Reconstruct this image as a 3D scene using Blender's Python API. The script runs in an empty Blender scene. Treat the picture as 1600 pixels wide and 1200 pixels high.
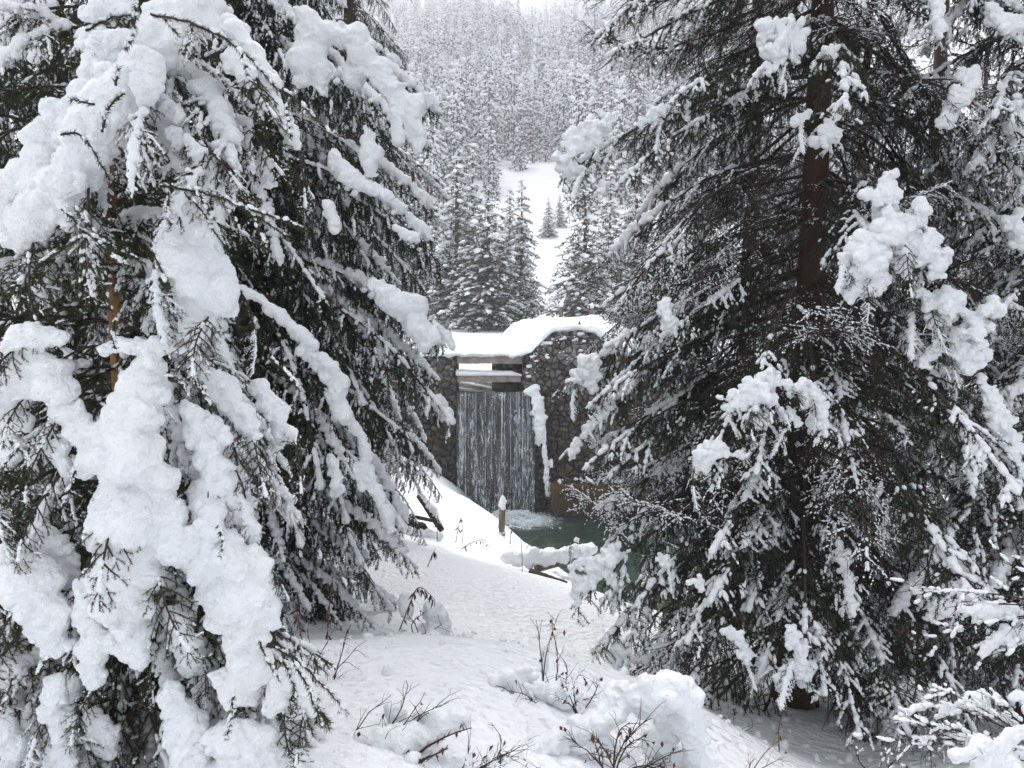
import bpy, math, random
import numpy as np
from mathutils import Vector, Matrix

S = bpy.context.scene
COL = S.collection
R = math.radians
F_PX = 1204.0                       # focal length in pixels of the 1600 px wide frame
PITCH = R(6.2)
EYE = 8.0                           # camera height above the world zero (pool is near zero)

# ------------------------------------------------------------------ camera, world, sun, exposure
cam_d = bpy.data.cameras.new('camera')
cam_d.sensor_width = 36.0
cam_d.lens = F_PX / 1600 * 36
cam_d.clip_start = 0.05
cam_d.clip_end = 5000
cam = bpy.data.objects.new('camera', cam_d)
COL.objects.link(cam)
cam.location = (0, 0, EYE)
cam.rotation_euler = (R(90) - PITCH, 0, 0)
S.camera = cam

SUN_EL, SUN_ROT = R(52), R(-35)
w = bpy.data.worlds.new('World')
S.world = w
w.use_nodes = True
wn, wl = w.node_tree.nodes, w.node_tree.links
wn.clear()
sky = wn.new('ShaderNodeTexSky')
sky.sky_type = 'NISHITA'
sky.sun_disc = False
sky.sun_elevation = SUN_EL
sky.sun_rotation = SUN_ROT
sky.dust_density = 6
sky.air_density = 1.0
sky.ozone_density = 1.0
hs = wn.new('ShaderNodeHueSaturation')
hs.inputs['Saturation'].default_value = 0.22      # a closed cloud cover scatters the blue away
bg = wn.new('ShaderNodeBackground')
bg.inputs['Strength'].default_value = 0.15
wo = wn.new('ShaderNodeOutputWorld')
wl.new(sky.outputs[0], hs.inputs['Color'])
wl.new(hs.outputs[0], bg.inputs['Color'])
wl.new(bg.outputs[0], wo.inputs['Surface'])

sun_d = bpy.data.lights.new('sun', 'SUN')
sun_d.energy = 1.3
sun_d.angle = R(40)
sun_d.color = (1.0, 0.985, 0.96)
sun = bpy.data.objects.new('sun', sun_d)
COL.objects.link(sun)
# the sky's sun_rotation turns clockwise from +Y
sdir = Vector((math.sin(SUN_ROT) * math.cos(SUN_EL), math.cos(SUN_ROT) * math.cos(SUN_EL), math.sin(SUN_EL)))
sun.rotation_euler = sdir.to_track_quat('Z', 'Y').to_euler()

S.view_settings.view_transform = 'Standard'
S.view_settings.look = 'None'
S.view_settings.gamma = 1
S.view_settings.exposure = 1.7
S.view_settings.use_curve_mapping = False
S.render.engine = 'CYCLES'
cy = S.cycles
cy.use_denoising = True
cy.use_adaptive_sampling = True
cy.adaptive_threshold = 0.02
cy.max_bounces = 6
cy.diffuse_bounces = 4
cy.glossy_bounces = 2
cy.transmission_bounces = 3
cy.volume_bounces = 2
cy.transparent_max_bounces = 8
cy.caustics_reflective = False
cy.caustics_refractive = False

HAZE = 0.00115
USE_HAZE = True

# ------------------------------------------------------------------ helpers
rng = np.random.default_rng(7)
random.seed(7)


def P(px, py, d):
    """world point at depth d (metres along +Y) seen at a pixel of the photograph"""
    u = (px - 800) / F_PX
    v = (600 - py) / F_PX
    y = math.cos(PITCH) + v * math.sin(PITCH)
    z = -math.sin(PITCH) + v * math.cos(PITCH)
    s = d / y
    return np.array((u * s, d, EYE + z * s))


def _hash(ix, iy, iz, seed):
    h = (ix.astype(np.int64) * 374761393 + iy.astype(np.int64) * 668265263 + iz.astype(np.int64) * 2147483647 + seed * 1274126177) & 0xffffffff
    h = ((h ^ (h >> 13)) * 1274126177) & 0xffffffff
    h = (h ^ (h >> 16)) & 0xffffffff
    return h / 4294967295.0


def vnoise(p, seed=0):
    """value noise in [-1, 1] at an (N,3) array of points"""
    i = np.floor(p).astype(np.int64)
    f = p - i
    f = f * f * (3 - 2 * f)
    out = 0
    for dx in (0, 1):
        for dy in (0, 1):
            for dz in (0, 1):
                wgt = (f[:, 0] if dx else 1 - f[:, 0]) * (f[:, 1] if dy else 1 - f[:, 1]) * (f[:, 2] if dz else 1 - f[:, 2])
                out = out + wgt * _hash(i[:, 0] + dx, i[:, 1] + dy, i[:, 2] + dz, seed)
    return out * 2 - 1


def fbm(p, octaves=3, seed=0):
    a, s, o = 1.0, 1.0, 0
    for k in range(octaves):
        o = o + a * vnoise(p * s, seed + k)
        a *= 0.5
        s *= 2.03
    return o


def mesh_np(name, V, T, mats, midx=None, smooth=True):
    me = bpy.data.meshes.new(name)
    V = np.ascontiguousarray(V, dtype=np.float32)
    T = np.ascontiguousarray(T, dtype=np.int32)
    n = T.shape[1]
    me.vertices.add(len(V))
    me.vertices.foreach_set('co', V.ravel())
    me.loops.add(T.size)
    me.loops.foreach_set('vertex_index', T.ravel())
    me.polygons.add(len(T))
    me.polygons.foreach_set('loop_start', np.arange(0, T.size, n, dtype=np.int32))
    me.polygons.foreach_set('loop_total', np.full(len(T), n, dtype=np.int32))
    for m in mats:
        me.materials.append(m)
    if midx is not None:
        me.polygons.foreach_set('material_index', np.ascontiguousarray(midx, dtype=np.int32))
    me.polygons.foreach_set('use_smooth', np.full(len(T), smooth, dtype=bool))
    me.update(calc_edges=True)
    return me


class Geo:
    def __init__(self):
        self.V, self.T, self.M, self.n = [], [], [], 0

    def add(self, V, T, m=0):
        if len(V) == 0 or len(T) == 0:
            return
        self.V.append(np.asarray(V, dtype=np.float32))
        self.T.append(np.asarray(T) + self.n)
        self.M.append(np.full(len(T), m))
        self.n += len(V)

    def mesh(self, name, mats, smooth=True):
        if not self.V:
            return mesh_np(name, np.zeros((3, 3)), np.array([[0, 1, 2]]), mats)
        return mesh_np(name, np.concatenate(self.V), np.concatenate(self.T), mats, np.concatenate(self.M), smooth)


def ico(level):
    import bmesh
    b = bmesh.new()
    bmesh.ops.create_icosphere(b, subdivisions=level, radius=1)
    V = np.array([v.co[:] for v in b.verts])
    T = np.array([[v.index for v in f.verts] for f in b.faces])
    b.free()
    return V, T


ICO1, ICO2 = ico(1), ico(2)


def norm(a):
    return a / np.maximum(np.linalg.norm(a, axis=-1, keepdims=True), 1e-9)


def frame(D):
    """two unit vectors across each direction"""
    D = norm(D)
    ref = np.where(np.abs(D[:, 2:3]) < 0.9, np.array([[0, 0, 1.0]]), np.array([[1.0, 0, 0]]))
    A = norm(np.cross(D, ref))
    B = np.cross(A, D)
    return D, A, B


def tubes(g, P0, P1, R0, R1, n=3, m=0):
    if len(P0) == 0:
        return
    P0, P1 = np.asarray(P0), np.asarray(P1)
    R0 = np.asarray(R0).reshape(-1, 1)
    R1 = np.asarray(R1).reshape(-1, 1)
    D, A, B = frame(P1 - P0)
    N = len(P0)
    V = np.zeros((N, 2 * n, 3))
    for k in range(n):
        a = 2 * math.pi * k / n
        o = A * math.cos(a) + B * math.sin(a)
        V[:, k] = P0 + o * R0
        V[:, n + k] = P1 + o * R1
    T = []
    for k in range(n):
        j = (k + 1) % n
        T += [(k, j, n + j), (k, n + j, n + k)]
    T = np.array(T)[None] + (np.arange(N) * 2 * n)[:, None, None]
    g.add(V.reshape(-1, 3), T.reshape(-1, 3), m)


def needles(g, rg, P0, P1, dens, ln, wd, m=0, fwd=0.75, flat=0.0, tipfwd=True):
    """single-triangle needles round every segment"""
    if len(P0) == 0:
        return
    P0, P1 = np.asarray(P0), np.asarray(P1)
    L = np.linalg.norm(P1 - P0, axis=1)
    cnt = np.floor(L * dens + rg.random(len(L))).astype(int)
    idx = np.repeat(np.arange(len(L)), cnt)
    if len(idx) == 0:
        return
    D, A, B = frame(P1 - P0)
    D, A, B = D[idx], A[idx], B[idx]
    t = rg.random(len(idx))[:, None]
    base = P0[idx] * (1 - t) + P1[idx] * t
    a = rg.random(len(idx)) * 2 * math.pi
    rad = A * np.cos(a)[:, None] + B * (np.sin(a)[:, None] * (1 - flat))
    d = norm(rad + D * fwd * (0.7 + 0.6 * rg.random((len(idx), 1))))
    side = norm(np.cross(d, norm(rg.normal(size=d.shape))))
    l = ln * (0.7 + 0.5 * rg.random((len(idx), 1)))
    V = np.stack([base - side * wd * 0.5, base + side * wd * 0.5, base + d * l], axis=1)
    T = np.arange(len(idx) * 3).reshape(-1, 3)
    g.add(V.reshape(-1, 3), T, m)


def blobs(g, rg, C, RAD, D=None, stretch=1.5, m=0, lvl=1, rough=0.22):
    """small snow lumps, stretched along D"""
    if len(C) == 0:
        return
    C = np.asarray(C)
    N = len(C)
    RAD = np.broadcast_to(np.asarray(RAD, dtype=float), (N,))
    SV, ST = ICO1 if lvl == 1 else ICO2
    if D is None:
        D = norm(rg.normal(size=(N, 3)))
    D, A, B = frame(D)
    st = stretch * (0.75 + 0.5 * rg.random(N))
    k = 1 + rough * rg.normal(size=(N, len(SV), 1))
    V = SV[None] * k
    V = (V[..., 0:1] * (D * (RAD * st)[:, None])[:, None] + V[..., 1:2] * (A * RAD[:, None])[:, None]
         + V[..., 2:3] * (B * (RAD * 0.85)[:, None])[:, None]) + C[:, None]
    T = ST[None] + (np.arange(N) * len(SV))[:, None, None]
    g.add(V.reshape(-1, 3), T.reshape(-1, 3), m)


def remesh(C, RAD, voxel, mat, name='snow', disp=((9, 0.010), (30, 0.004)), smooth=3, seed=0):
    """one closed lumpy body out of many overlapping balls"""
    C = np.asarray(C)
    g = Geo()
    r2 = np.random.default_rng(seed + 5)
    blobs(g, r2, C, RAD, None, 1.0, 0, 2, 0.03)
    me = g.mesh('tmp', [])
    ob = bpy.data.objects.new('tmp', me)
    COL.objects.link(ob)
    md = ob.modifiers.new('r', 'REMESH')
    md.mode = 'VOXEL'
    md.voxel_size = voxel
    md.adaptivity = 0
    sm = ob.modifiers.new('s', 'SMOOTH')
    sm.factor = 0.5
    sm.iterations = smooth
    dg = bpy.context.evaluated_depsgraph_get()
    out = bpy.data.meshes.new_from_object(ob.evaluated_get(dg))
    bpy.data.objects.remove(ob)
    bpy.data.meshes.remove(me)
    n = len(out.vertices)
    V = np.zeros(n * 3, dtype=np.float32)
    N = np.zeros(n * 3, dtype=np.float32)
    out.vertices.foreach_get('co', V)
    out.vertex_normals.foreach_get('vector', N)
    V, N = V.reshape(-1, 3).astype(float), N.reshape(-1, 3)
    # a pass of smoothing along the normal comes from noise only
    o = 0
    for fr, am in disp:
        o = o + fbm(V * fr, 2, seed) * am
    r3 = np.random.default_rng(seed + 99)
    o = o + r3.normal(size=len(V)) * voxel * 0.16 + np.abs(vnoise(V / (voxel * 3.1), seed + 4)) * voxel * 0.9
    V = V + N * np.asarray(o)[:, None]
    out.vertices.foreach_set('co', V.astype(np.float32).ravel())
    out.polygons.foreach_set('use_smooth', np.ones(len(out.polygons), dtype=bool))
    out.materials.clear()
    out.materials.append(mat)
    out.name = name
    out.update()
    return out


def link(name, data, parent=None, loc=None, rot=None, scale=None):
    o = bpy.data.objects.new(name, data)
    COL.objects.link(o)
    if parent is not None:
        o.parent = parent
    if loc is not None:
        o.location = [float(v) for v in loc]
    if rot is not None:
        o.rotation_euler = rot
    if scale is not None:
        o.scale = (scale,) * 3 if np.isscalar(scale) else scale
    return o


def tag(o, label=None, cat=None, group=None, kind=None):
    if label:
        o['label'] = label
    if cat:
        o['category'] = cat
    if group:
        o['group'] = group
    if kind:
        o['kind'] = kind
    return o


def thing(name, label, cat, loc=(0, 0, 0), group=None):
    o = link(name, None, loc=loc)
    o.empty_display_size = 0.2
    return tag(o, label, cat, group)


def local(V, parent):
    """world points -> coordinates of an unrotated thing"""
    return np.asarray(V) - np.array(parent.location[:])


# ------------------------------------------------------------------ materials
def new_mat(name):
    m = bpy.data.materials.new(name)
    m.use_nodes = True
    nt = m.node_tree
    b = nt.nodes['Principled BSDF']
    return m, nt, b


def N_(nt, typ, **kw):
    n = nt.nodes.new(typ)
    for k, v in kw.items():
        if k in n.inputs:
            n.inputs[k].default_value = v
        else:
            setattr(n, k, v)
    return n


def coords(nt, world=False):
    if world:
        return N_(nt, 'ShaderNodeNewGeometry').outputs['Position']
    return N_(nt, 'ShaderNodeTexCoord').outputs['Object']


def noise(nt, vec, scale, detail=3, rough=0.55):
    n = N_(nt, 'ShaderNodeTexNoise')
    n.inputs['Scale'].default_value = scale
    n.inputs['Detail'].default_value = detail
    n.inputs['Roughness'].default_value = rough
    nt.links.new(vec, n.inputs['Vector'])
    return n.outputs['Fac']


def ramp(nt, fac, stops):
    r = N_(nt, 'ShaderNodeValToRGB')
    e = r.color_ramp.elements
    e[0].position, e[0].color = stops[0][0], (*stops[0][1], 1)
    e[1].position, e[1].color = stops[-1][0], (*stops[-1][1], 1)
    for p, c in stops[1:-1]:
        x = e.new(p)
        x.color = (*c, 1)
    nt.links.new(fac, r.inputs['Fac'])
    return r.outputs['Color']


def bump(nt, b, height, strength=0.5, dist=0.01, prev=None):
    n = N_(nt, 'ShaderNodeBump')
    n.inputs['Strength'].default_value = strength
    n.inputs['Distance'].default_value = dist
    nt.links.new(height, n.inputs['Height'])
    if prev is not None:
        nt.links.new(prev, n.inputs['Normal'])
    nt.links.new(n.outputs[0], b.inputs['Normal'])
    return n.outputs[0]


def snow_material(name, scales, c0=(0.80, 0.82, 0.85), c1=(0.88, 0.89, 0.90), world=True):
    m, nt, b = new_mat(name)
    v = coords(nt, world)
    col = ramp(nt, noise(nt, v, 3, 4), [(0.3, c0), (0.7, c1)])
    nt.links.new(col, b.inputs['Base Color'])
    b.inputs['Roughness'].default_value = 0.75
    b.inputs['Specular IOR Level'].default_value = 0.25
    prev = None
    for sc, dist, st in scales:
        prev = bump(nt, b, noise(nt, v, sc, 3), st, dist, prev)
    return m


M_SNOW = snow_material('snow', [(24, 0.016, 0.6), (80, 0.007, 0.8), (240, 0.004, 0.9)])
M_SNOWFAR = snow_material('snow_far', [(4, 0.05, 0.3)])
M_SNOWDUST = snow_material('snow_dust', [(60, 0.01, 0.8)], (0.74, 0.76, 0.79), (0.86, 0.87, 0.89), world=False)

# ground snow: dimpled crust near the camera
M_GROUND, nt, b = new_mat('snow_ground')
v = coords(nt, True)
col = ramp(nt, noise(nt, v, 0.6, 4), [(0.3, (0.80, 0.82, 0.85)), (0.7, (0.88, 0.89, 0.90))])
nt.links.new(col, b.inputs['Base Color'])
b.inputs['Roughness'].default_value = 0.8
b.inputs['Specular IOR Level'].default_value = 0.2
pr = bump(nt, b, noise(nt, v, 3.5, 3), 0.6, 0.06)
vor = N_(nt, 'ShaderNodeTexVoronoi')
vor.feature = 'SMOOTH_F1'
vor.inputs['Scale'].default_value = 17
nt.links.new(v, vor.inputs['Vector'])
pr = bump(nt, b, vor.outputs['Distance'], 0.9, 0.045, pr)
bump(nt, b, noise(nt, v, 45, 4), 0.9, 0.014, pr)


def needle_material(name, c0, c1, dust=0.35, dscale=14):
    m, nt, b = new_mat(name)
    v = coords(nt)
    info = N_(nt, 'ShaderNodeObjectInfo')
    mix = N_(nt, 'ShaderNodeMix')
    mix.data_type = 'RGBA'
    nt.links.new(ramp(nt, noise(nt, v, 5, 3), [(0.3, c0), (0.7, c1)]), mix.inputs[6])
    mix.inputs[7].default_value = (0.74, 0.76, 0.78, 1)
    d = ramp(nt, noise(nt, v, dscale, 4, 0.7), [(0.5, (0, 0, 0)), (0.68, (dust, dust, dust))])
    nt.links.new(d, mix.inputs[0])
    nt.links.new(mix.outputs[2], b.inputs['Base Color'])
    b.inputs['Roughness'].default_value = 0.6
    b.inputs['Specular IOR Level'].default_value = 0.3
    return m


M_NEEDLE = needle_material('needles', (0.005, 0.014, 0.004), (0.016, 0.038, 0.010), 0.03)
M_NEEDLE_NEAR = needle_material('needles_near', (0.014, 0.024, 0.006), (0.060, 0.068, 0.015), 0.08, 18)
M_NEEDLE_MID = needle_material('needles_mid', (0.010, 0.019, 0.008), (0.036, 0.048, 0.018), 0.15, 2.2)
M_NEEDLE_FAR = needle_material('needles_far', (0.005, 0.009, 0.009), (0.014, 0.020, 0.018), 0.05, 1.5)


def bark_material(name, c0, c1, scale=18, stretch=(1, 1, 0.25)):
    m, nt, b = new_mat(name)
    v = coords(nt)
    mp = N_(nt, 'ShaderNodeMapping')
    mp.inputs['Scale'].default_value = stretch
    nt.links.new(v, mp.inputs['Vector'])
    f = noise(nt, mp.outputs[0], scale, 5, 0.65)
    nt.links.new(ramp(nt, f, [(0.3, c0), (0.7, c1)]), b.inputs['Base Color'])
    b.inputs['Roughness'].default_value = 0.9
    bump(nt, b, f, 0.9, 0.015)
    return m


M_BARK = bark_material('bark', (0.05, 0.032, 0.022), (0.13, 0.085, 0.058))
M_BARKRED = bark_material('bark_reddish', (0.028, 0.011, 0.007), (0.085, 0.034, 0.020), 14, (1, 1, 0.35))
M_BARKTAN = bark_material('bark_tan', (0.15, 0.075, 0.03), (0.42, 0.25, 0.12), 30, (1, 1, 0.12))
M_TWIG = bark_material('twig', (0.018, 0.013, 0.010), (0.060, 0.045, 0.035), 9, (1, 1, 1))
M_TWIGDARK = bark_material('twig_dark', (0.022, 0.013, 0.011), (0.07, 0.038, 0.028), 20, (1, 1, 1))
M_WOOD = bark_material('weathered_wood', (0.06, 0.045, 0.03), (0.22, 0.17, 0.11), 22, (1, 1, 0.15))
M_LEAF = bark_material('dead_leaf', (0.045, 0.018, 0.010), (0.16, 0.07, 0.035), 40, (1, 1, 1))
M_STALK = bark_material('dry_stalk', (0.10, 0.06, 0.035), (0.28, 0.18, 0.10), 30, (1, 1, 1))

# ------------------------------------------------------------------ the ground: one sheet from behind the camera to the top of the mountain side
POOL_Z = float(P(800, 800, 27.8)[2])
LIP_Z = float(P(775, 613, 28)[2])

cps = [P(*a) for a in [
    (800, 1200, 2.7), (600, 1200, 2.6), (300, 1200, 2.55), (700, 1000, 5.2), (600, 1010, 5.4), (700, 900, 8.8), (700, 852, 12.5),
    (640, 826, 13.5), (783, 838, 16), (700, 765, 21), (678, 742, 25.5), (630, 715, 27), (765, 800, 19.5), (840, 862, 17.2),
    (800, 835, 18.2), (850, 900, 12.5), (880, 955, 8.5), (950, 1050, 6.8), (1240, 1098, 6.6), (1500, 1120, 7.0),
    (1300, 1200, 5.0), (1090, 1195, 4.0), (1085, 1105, 4.6), (900, 1080, 4.0), (1600, 1200, 4.4), (500, 1012, 5.6),
    (400, 965, 7.0), (560, 930, 8.2)]]
E = EYE
cps += [np.array(a) for a in [
    (0, 0, E - 1.62), (-3, 0, E - 1.4), (3, 0, E - 2.1), (0, -8, E - 1.2), (-10, 0, E - 0.9), (-9, 9, E - 1.9), (-9, 20, E - 4.0),
    (-18, 12, E - 2), (-20, 28, E - 3), (12, 0, E - 3.6), (14, -8, E - 3), (-14, -8, E - 0.5),
    # pool bed
    (0.4, 25, POOL_Z - 0.7), (2.6, 26, POOL_Z - 0.8), (-0.4, 27.5, POOL_Z - 0.7), (3.5, 22, POOL_Z - 0.8), (1.9, 21.6, POOL_Z - 0.45),
    (6, 25, POOL_Z - 0.6), (4.5, 18, POOL_Z - 0.6), (8, 17, POOL_Z - 0.6), (13, 14, POOL_Z - 0.6), (2.6, 18.2, POOL_Z - 0.1),
    (-2.2, 27.6, POOL_Z + 1.1),
    (6, 11, E - 5.6), (11, 9, E - 6.1), (16, 22, E - 5), (24, 12, E - 6), (24, 28, E - 3)]]
cps = np.array(cps)


def tps(X, Y, pts, smooth=0.02):
    n = len(pts)

    def U(r2):
        return np.where(r2 > 1e-9, r2 * np.log(np.maximum(r2, 1e-9)), 0)
    d2 = (pts[:, None, 0] - pts[None, :, 0]) ** 2 + (pts[:, None, 1] - pts[None, :, 1]) ** 2
    A = np.zeros((n + 3, n + 3))
    A[:n, :n] = U(d2) + np.eye(n) * smooth
    A[:n, n], A[:n, n + 1], A[:n, n + 2] = 1, pts[:, 0], pts[:, 1]
    A[n:, :n] = A[:n, n:].T
    c = np.linalg.solve(A, np.concatenate([pts[:, 2], np.zeros(3)]))
    out = c[n] + c[n + 1] * X + c[n + 2] * Y
    for k in range(n):
        out = out + c[k] * U((X - pts[k, 0]) ** 2 + (Y - pts[k, 1]) ** 2)
    return out


# profile of the land beyond the weir: depth, height
HP = np.array([(28, E - 3.55), (31, E - 3.45), (36, E - 2.9), (45, E - 2.5), (62, E - 1.9), (80, E + 1.2), (100, E + 5.6), (125, E + 12.5),
               (150, E + 20.5), (200, E + 34), (300, E + 70), (500, E + 154), (700, E + 231), (1000, E + 346), (1500, E + 541), (2400, E + 915)])


def hground(X, Y):
    X, Y = np.asarray(X, float), np.asarray(Y, float)
    Yc = np.clip(Y, -10, 34)
    Xc = np.clip(X, -24, 26)
    near = tps(Xc, Yc, cps)
    q = np.stack([X.ravel(), Y.ravel(), 0 * X.ravel()], 1)
    small = (fbm(q * 0.8, 3, 3) * 0.05 + fbm(q * 2.6, 2, 8) * 0.014).reshape(X.shape)
    far = np.interp(Y, HP[:, 0], HP[:, 1])
    big = fbm(q * 0.006, 3, 11).reshape(X.shape)
    far = far + big * np.clip((Y - 120) / 300, 0, 1) * 26 + fbm(q * 0.05, 2, 21).reshape(X.shape) * np.clip((Y - 60) / 60, 0, 1) * 1.2
    # a gully runs up the slope
    gx = -1 + (Y - 100) * 0.035 + 9 * np.sin(Y * 0.021) * np.clip((Y - 150) / 150, 0, 1)
    far = far - np.exp(-((X - gx) / (6 + Y * 0.02)) ** 2) * np.clip((Y - 150) / 200, 0, 1) * 9
    wdt = 0.12 + 5.5 * np.clip((np.abs(X - 0.2) - 5.5) / 5, 0, 1)
    t = np.clip((Y - (28.6 - wdt)) / (2 * wdt), 0, 1)
    t = t * t * (3 - 2 * t)
    return (near + small) * (1 - t) + far * t


ty = np.linspace(0, math.log(2440 / 14.0), 560)
ys = -6 + 14 * (np.exp(ty) - 1) * 1.0
ys = ys[ys < 2400]
ys = np.sort(np.concatenate([ys, [28.42, 28.5, 28.56, 28.64, 28.7, 28.8]]))
tx = np.linspace(-1, 1, 251)
sx = np.sign(tx) * np.abs(tx) ** 1.35
GX = sx[None, :] * (13 + 0.85 * np.maximum(ys, 0))[:, None]
GY = np.repeat(ys[:, None], len(sx), 1)
GZ = hground(GX, GY)
nr, nc = GX.shape
i0 = (np.arange(nr - 1)[:, None] * nc + np.arange(nc - 1)[None, :]).ravel()
Q = np.stack([i0, i0 + 1, i0 + nc + 1, i0 + nc], 1)
ground = link('snow_ground', mesh_np('snow_ground', np.stack([GX, GY, GZ], -1).reshape(-1, 3), Q, [M_GROUND]))
tag(ground, 'snow covered ground falling from the path to the pool and rising to the mountain side', kind='structure')

# ------------------------------------------------------------------ water
M_POOL, nt, b = new_mat('pool_water')
v = coords(nt, True)
f = noise(nt, v, 0.9, 4)
nt.links.new(ramp(nt, f, [(0.32, (0.016, 0.030, 0.024)), (0.55, (0.034, 0.058, 0.045)), (0.72, (0.058, 0.062, 0.030))]), b.inputs['Base Color'])
b.inputs['Roughness'].default_value = 0.12
b.inputs['IOR'].default_value = 1.33
mp = N_(nt, 'ShaderNodeMapping')
mp.inputs['Scale'].default_value = (1, 2.2, 1)
nt.links.new(v, mp.inputs['Vector'])
pr = bump(nt, b, noise(nt, mp.outputs[0], 3.2, 4), 0.7, 0.05)


def grid_sheet(x0, x1, y0, y1, z, nx, ny, zf=None):
    X, Y = np.meshgrid(np.linspace(x0, x1, nx), np.linspace(y0, y1, ny))
    Z = np.full_like(X, z)
    if zf is not None:
        Z = Z + zf(X, Y)
    i0 = (np.arange(ny - 1)[:, None] * nx + np.arange(nx - 1)[None, :]).ravel()
    return np.stack([X, Y, Z], -1).reshape(-1, 3), np.stack([i0, i0 + 1, i0 + nx + 1, i0 + nx], 1)


def wav(X, Y):
    q = np.stack([X.ravel() * 1.2, Y.ravel() * 2.4, 0 * X.ravel()], 1)
    r = np.hypot(X - 0.2, (Y - 27.4) * 1.0)
    return (fbm(q, 3, 31).reshape(X.shape) * 0.02 + 0.03 * np.sin(r * 7) * np.exp(-r * 0.7))


V_, Q_ = grid_sheet(-4, 16, 12, 28.1, POOL_Z, 200, 160, wav)
pool = link('pool_water', mesh_np('pool_water', V_, Q_, [M_POOL]))
tag(pool, 'dark green pool below the waterfall', kind='structure')

M_UPW, nt, b = new_mat('upstream_water')
b.inputs['Base Color'].default_value = (0.05, 0.045, 0.035, 1)
b.inputs['Roughness'].default_value = 0.08
b.inputs['IOR'].default_value = 1.33
bump(nt, b, noise(nt, coords(nt, True), 3, 3), 0.3, 0.03)
V_, Q_ = grid_sheet(-2.6, 1.4, 28.05, 33.5, LIP_Z, 20, 24, lambda X, Y: 0.012 * np.sin(X * 5 + Y * 3))
upw = link('stream_water', mesh_np('stream_water', V_, Q_, [M_UPW]))
tag(upw, 'shallow stream water held behind the weir lip', kind='structure')

# ------------------------------------------------------------------ the weir
M_STONE, nt, b = new_mat('stone')
v = coords(nt, True)
info = N_(nt, 'ShaderNodeObjectInfo')
geo = N_(nt, 'ShaderNodeNewGeometry')
add = N_(nt, 'ShaderNodeMath')
add.operation = 'ADD'
nt.links.new(geo.outputs['Random Per Island'], add.inputs[0])
nt.links.new(info.outputs['Random'], add.inputs[1])
fr = N_(nt, 'ShaderNodeMath')
fr.operation = 'FRACT'
nt.links.new(add.outputs[0], fr.inputs[0])
base = ramp(nt, fr.outputs[0], [(0.0, (0.035, 0.032, 0.03)), (0.35, (0.12, 0.117, 0.115)), (0.7, (0.26, 0.255, 0.25)), (0.88, (0.15, 0.12, 0.085)), (1.0, (0.06, 0.052, 0.045))])
# lower stones are soaked and stained brown-black by the fall's spray
sep = N_(nt, 'ShaderNodeSeparateXYZ')
nt.links.new(v, sep.inputs[0])
mr = N_(nt, 'ShaderNodeMapRange')
mr.inputs[1].default_value = LIP_Z - 0.9
mr.inputs[2].default_value = LIP_Z + 1.7
nt.links.new(sep.outputs['Z'], mr.inputs[0])
ad2 = N_(nt, 'ShaderNodeMath')
ad2.operation = 'MULTIPLY_ADD'
nt.links.new(noise(nt, v, 1.3, 3), ad2.inputs[0])
ad2.inputs[1].default_value = 1.5
ad2.inputs[2].default_value = -0.75
ad3 = N_(nt, 'ShaderNodeMath')
ad3.operation = 'ADD'
ad3.use_clamp = True
nt.links.new(mr.outputs[0], ad3.inputs[0])
nt.links.new(ad2.outputs[0], ad3.inputs[1])
mx = N_(nt, 'ShaderNodeMix')
mx.data_type = 'RGBA'
nt.links.new(ad3.outputs[0], mx.inputs[0])
wet = ramp(nt, fr.outputs[0], [(0.0, (0.016, 0.013, 0.010)), (0.6, (0.045, 0.034, 0.024)), (1.0, (0.10, 0.066, 0.036))])
nt.links.new(wet, mx.inputs[6])
nt.links.new(base, mx.inputs[7])
gr = N_(nt, 'ShaderNodeMix')
gr.data_type = 'RGBA'
gr.blend_type = 'MULTIPLY'
gr.inputs[0].default_value = 0.8
nt.links.new(mx.outputs[2], gr.inputs[6])
nt.links.new(ramp(nt, noise(nt, v, 14, 4), [(0.25, (0.45, 0.43, 0.40)), (0.75, (1.2, 1.2, 1.2))]), gr.inputs[7])
nt.links.new(gr.outputs[2], b.inputs['Base Color'])
b.inputs['Roughness'].default_value = 0.7
bump(nt, b, noise(nt, v, 25, 4), 0.7, 0.02)

M_MORTAR, nt, b = new_mat('mortar')
b.inputs['Base Color'].default_value = (0.022, 0.019, 0.016, 1)
b.inputs['Roughness'].default_value = 0.95
M_CONC, nt, b = new_mat('concrete_beam')
v = coords(nt, True)
f1 = noise(nt, v, 2.2, 4, 0.7)
nt.links.new(ramp(nt, f1, [(0.3, (0.11, 0.085, 0.07)), (0.5, (0.24, 0.20, 0.175)), (0.75, (0.33, 0.30, 0.275))]), b.inputs['Base Color'])
b.inputs['Roughness'].default_value = 0.85
bump(nt, b, noise(nt, v, 18, 4), 0.6, 0.01)
M_WETWALL, nt, b = new_mat('wet_wall')
v = coords(nt, True)
mp = N_(nt, 'ShaderNodeMapping')
mp.inputs['Scale'].default_value = (1, 1, 0.35)
nt.links.new(v, mp.inputs['Vector'])
nt.links.new(ramp(nt, noise(nt, mp.outputs[0], 4, 4, 0.7), [(0.3, (0.007, 0.006, 0.006)), (0.55, (0.025, 0.020, 0.016)), (0.8, (0.08, 0.06, 0.04))]), b.inputs['Base Color'])
b.inputs['Roughness'].default_value = 0.35
bump(nt, b, noise(nt, v, 9, 4), 1, 0.05)


def clip_poly(poly, n, c):
    """keep the part of poly with dot(p, n) <= c"""
    out = []
    for i in range(len(poly)):
        a, bb = poly[i], poly[(i + 1) % len(poly)]
        da, db = a @ n - c, bb @ n - c
        if da <= 0:
            out.append(a)
        if (da < 0 < db) or (db < 0 < da):
            t = da / (da - db)
            out.append(a + (bb - a) * t)
    return out


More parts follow.
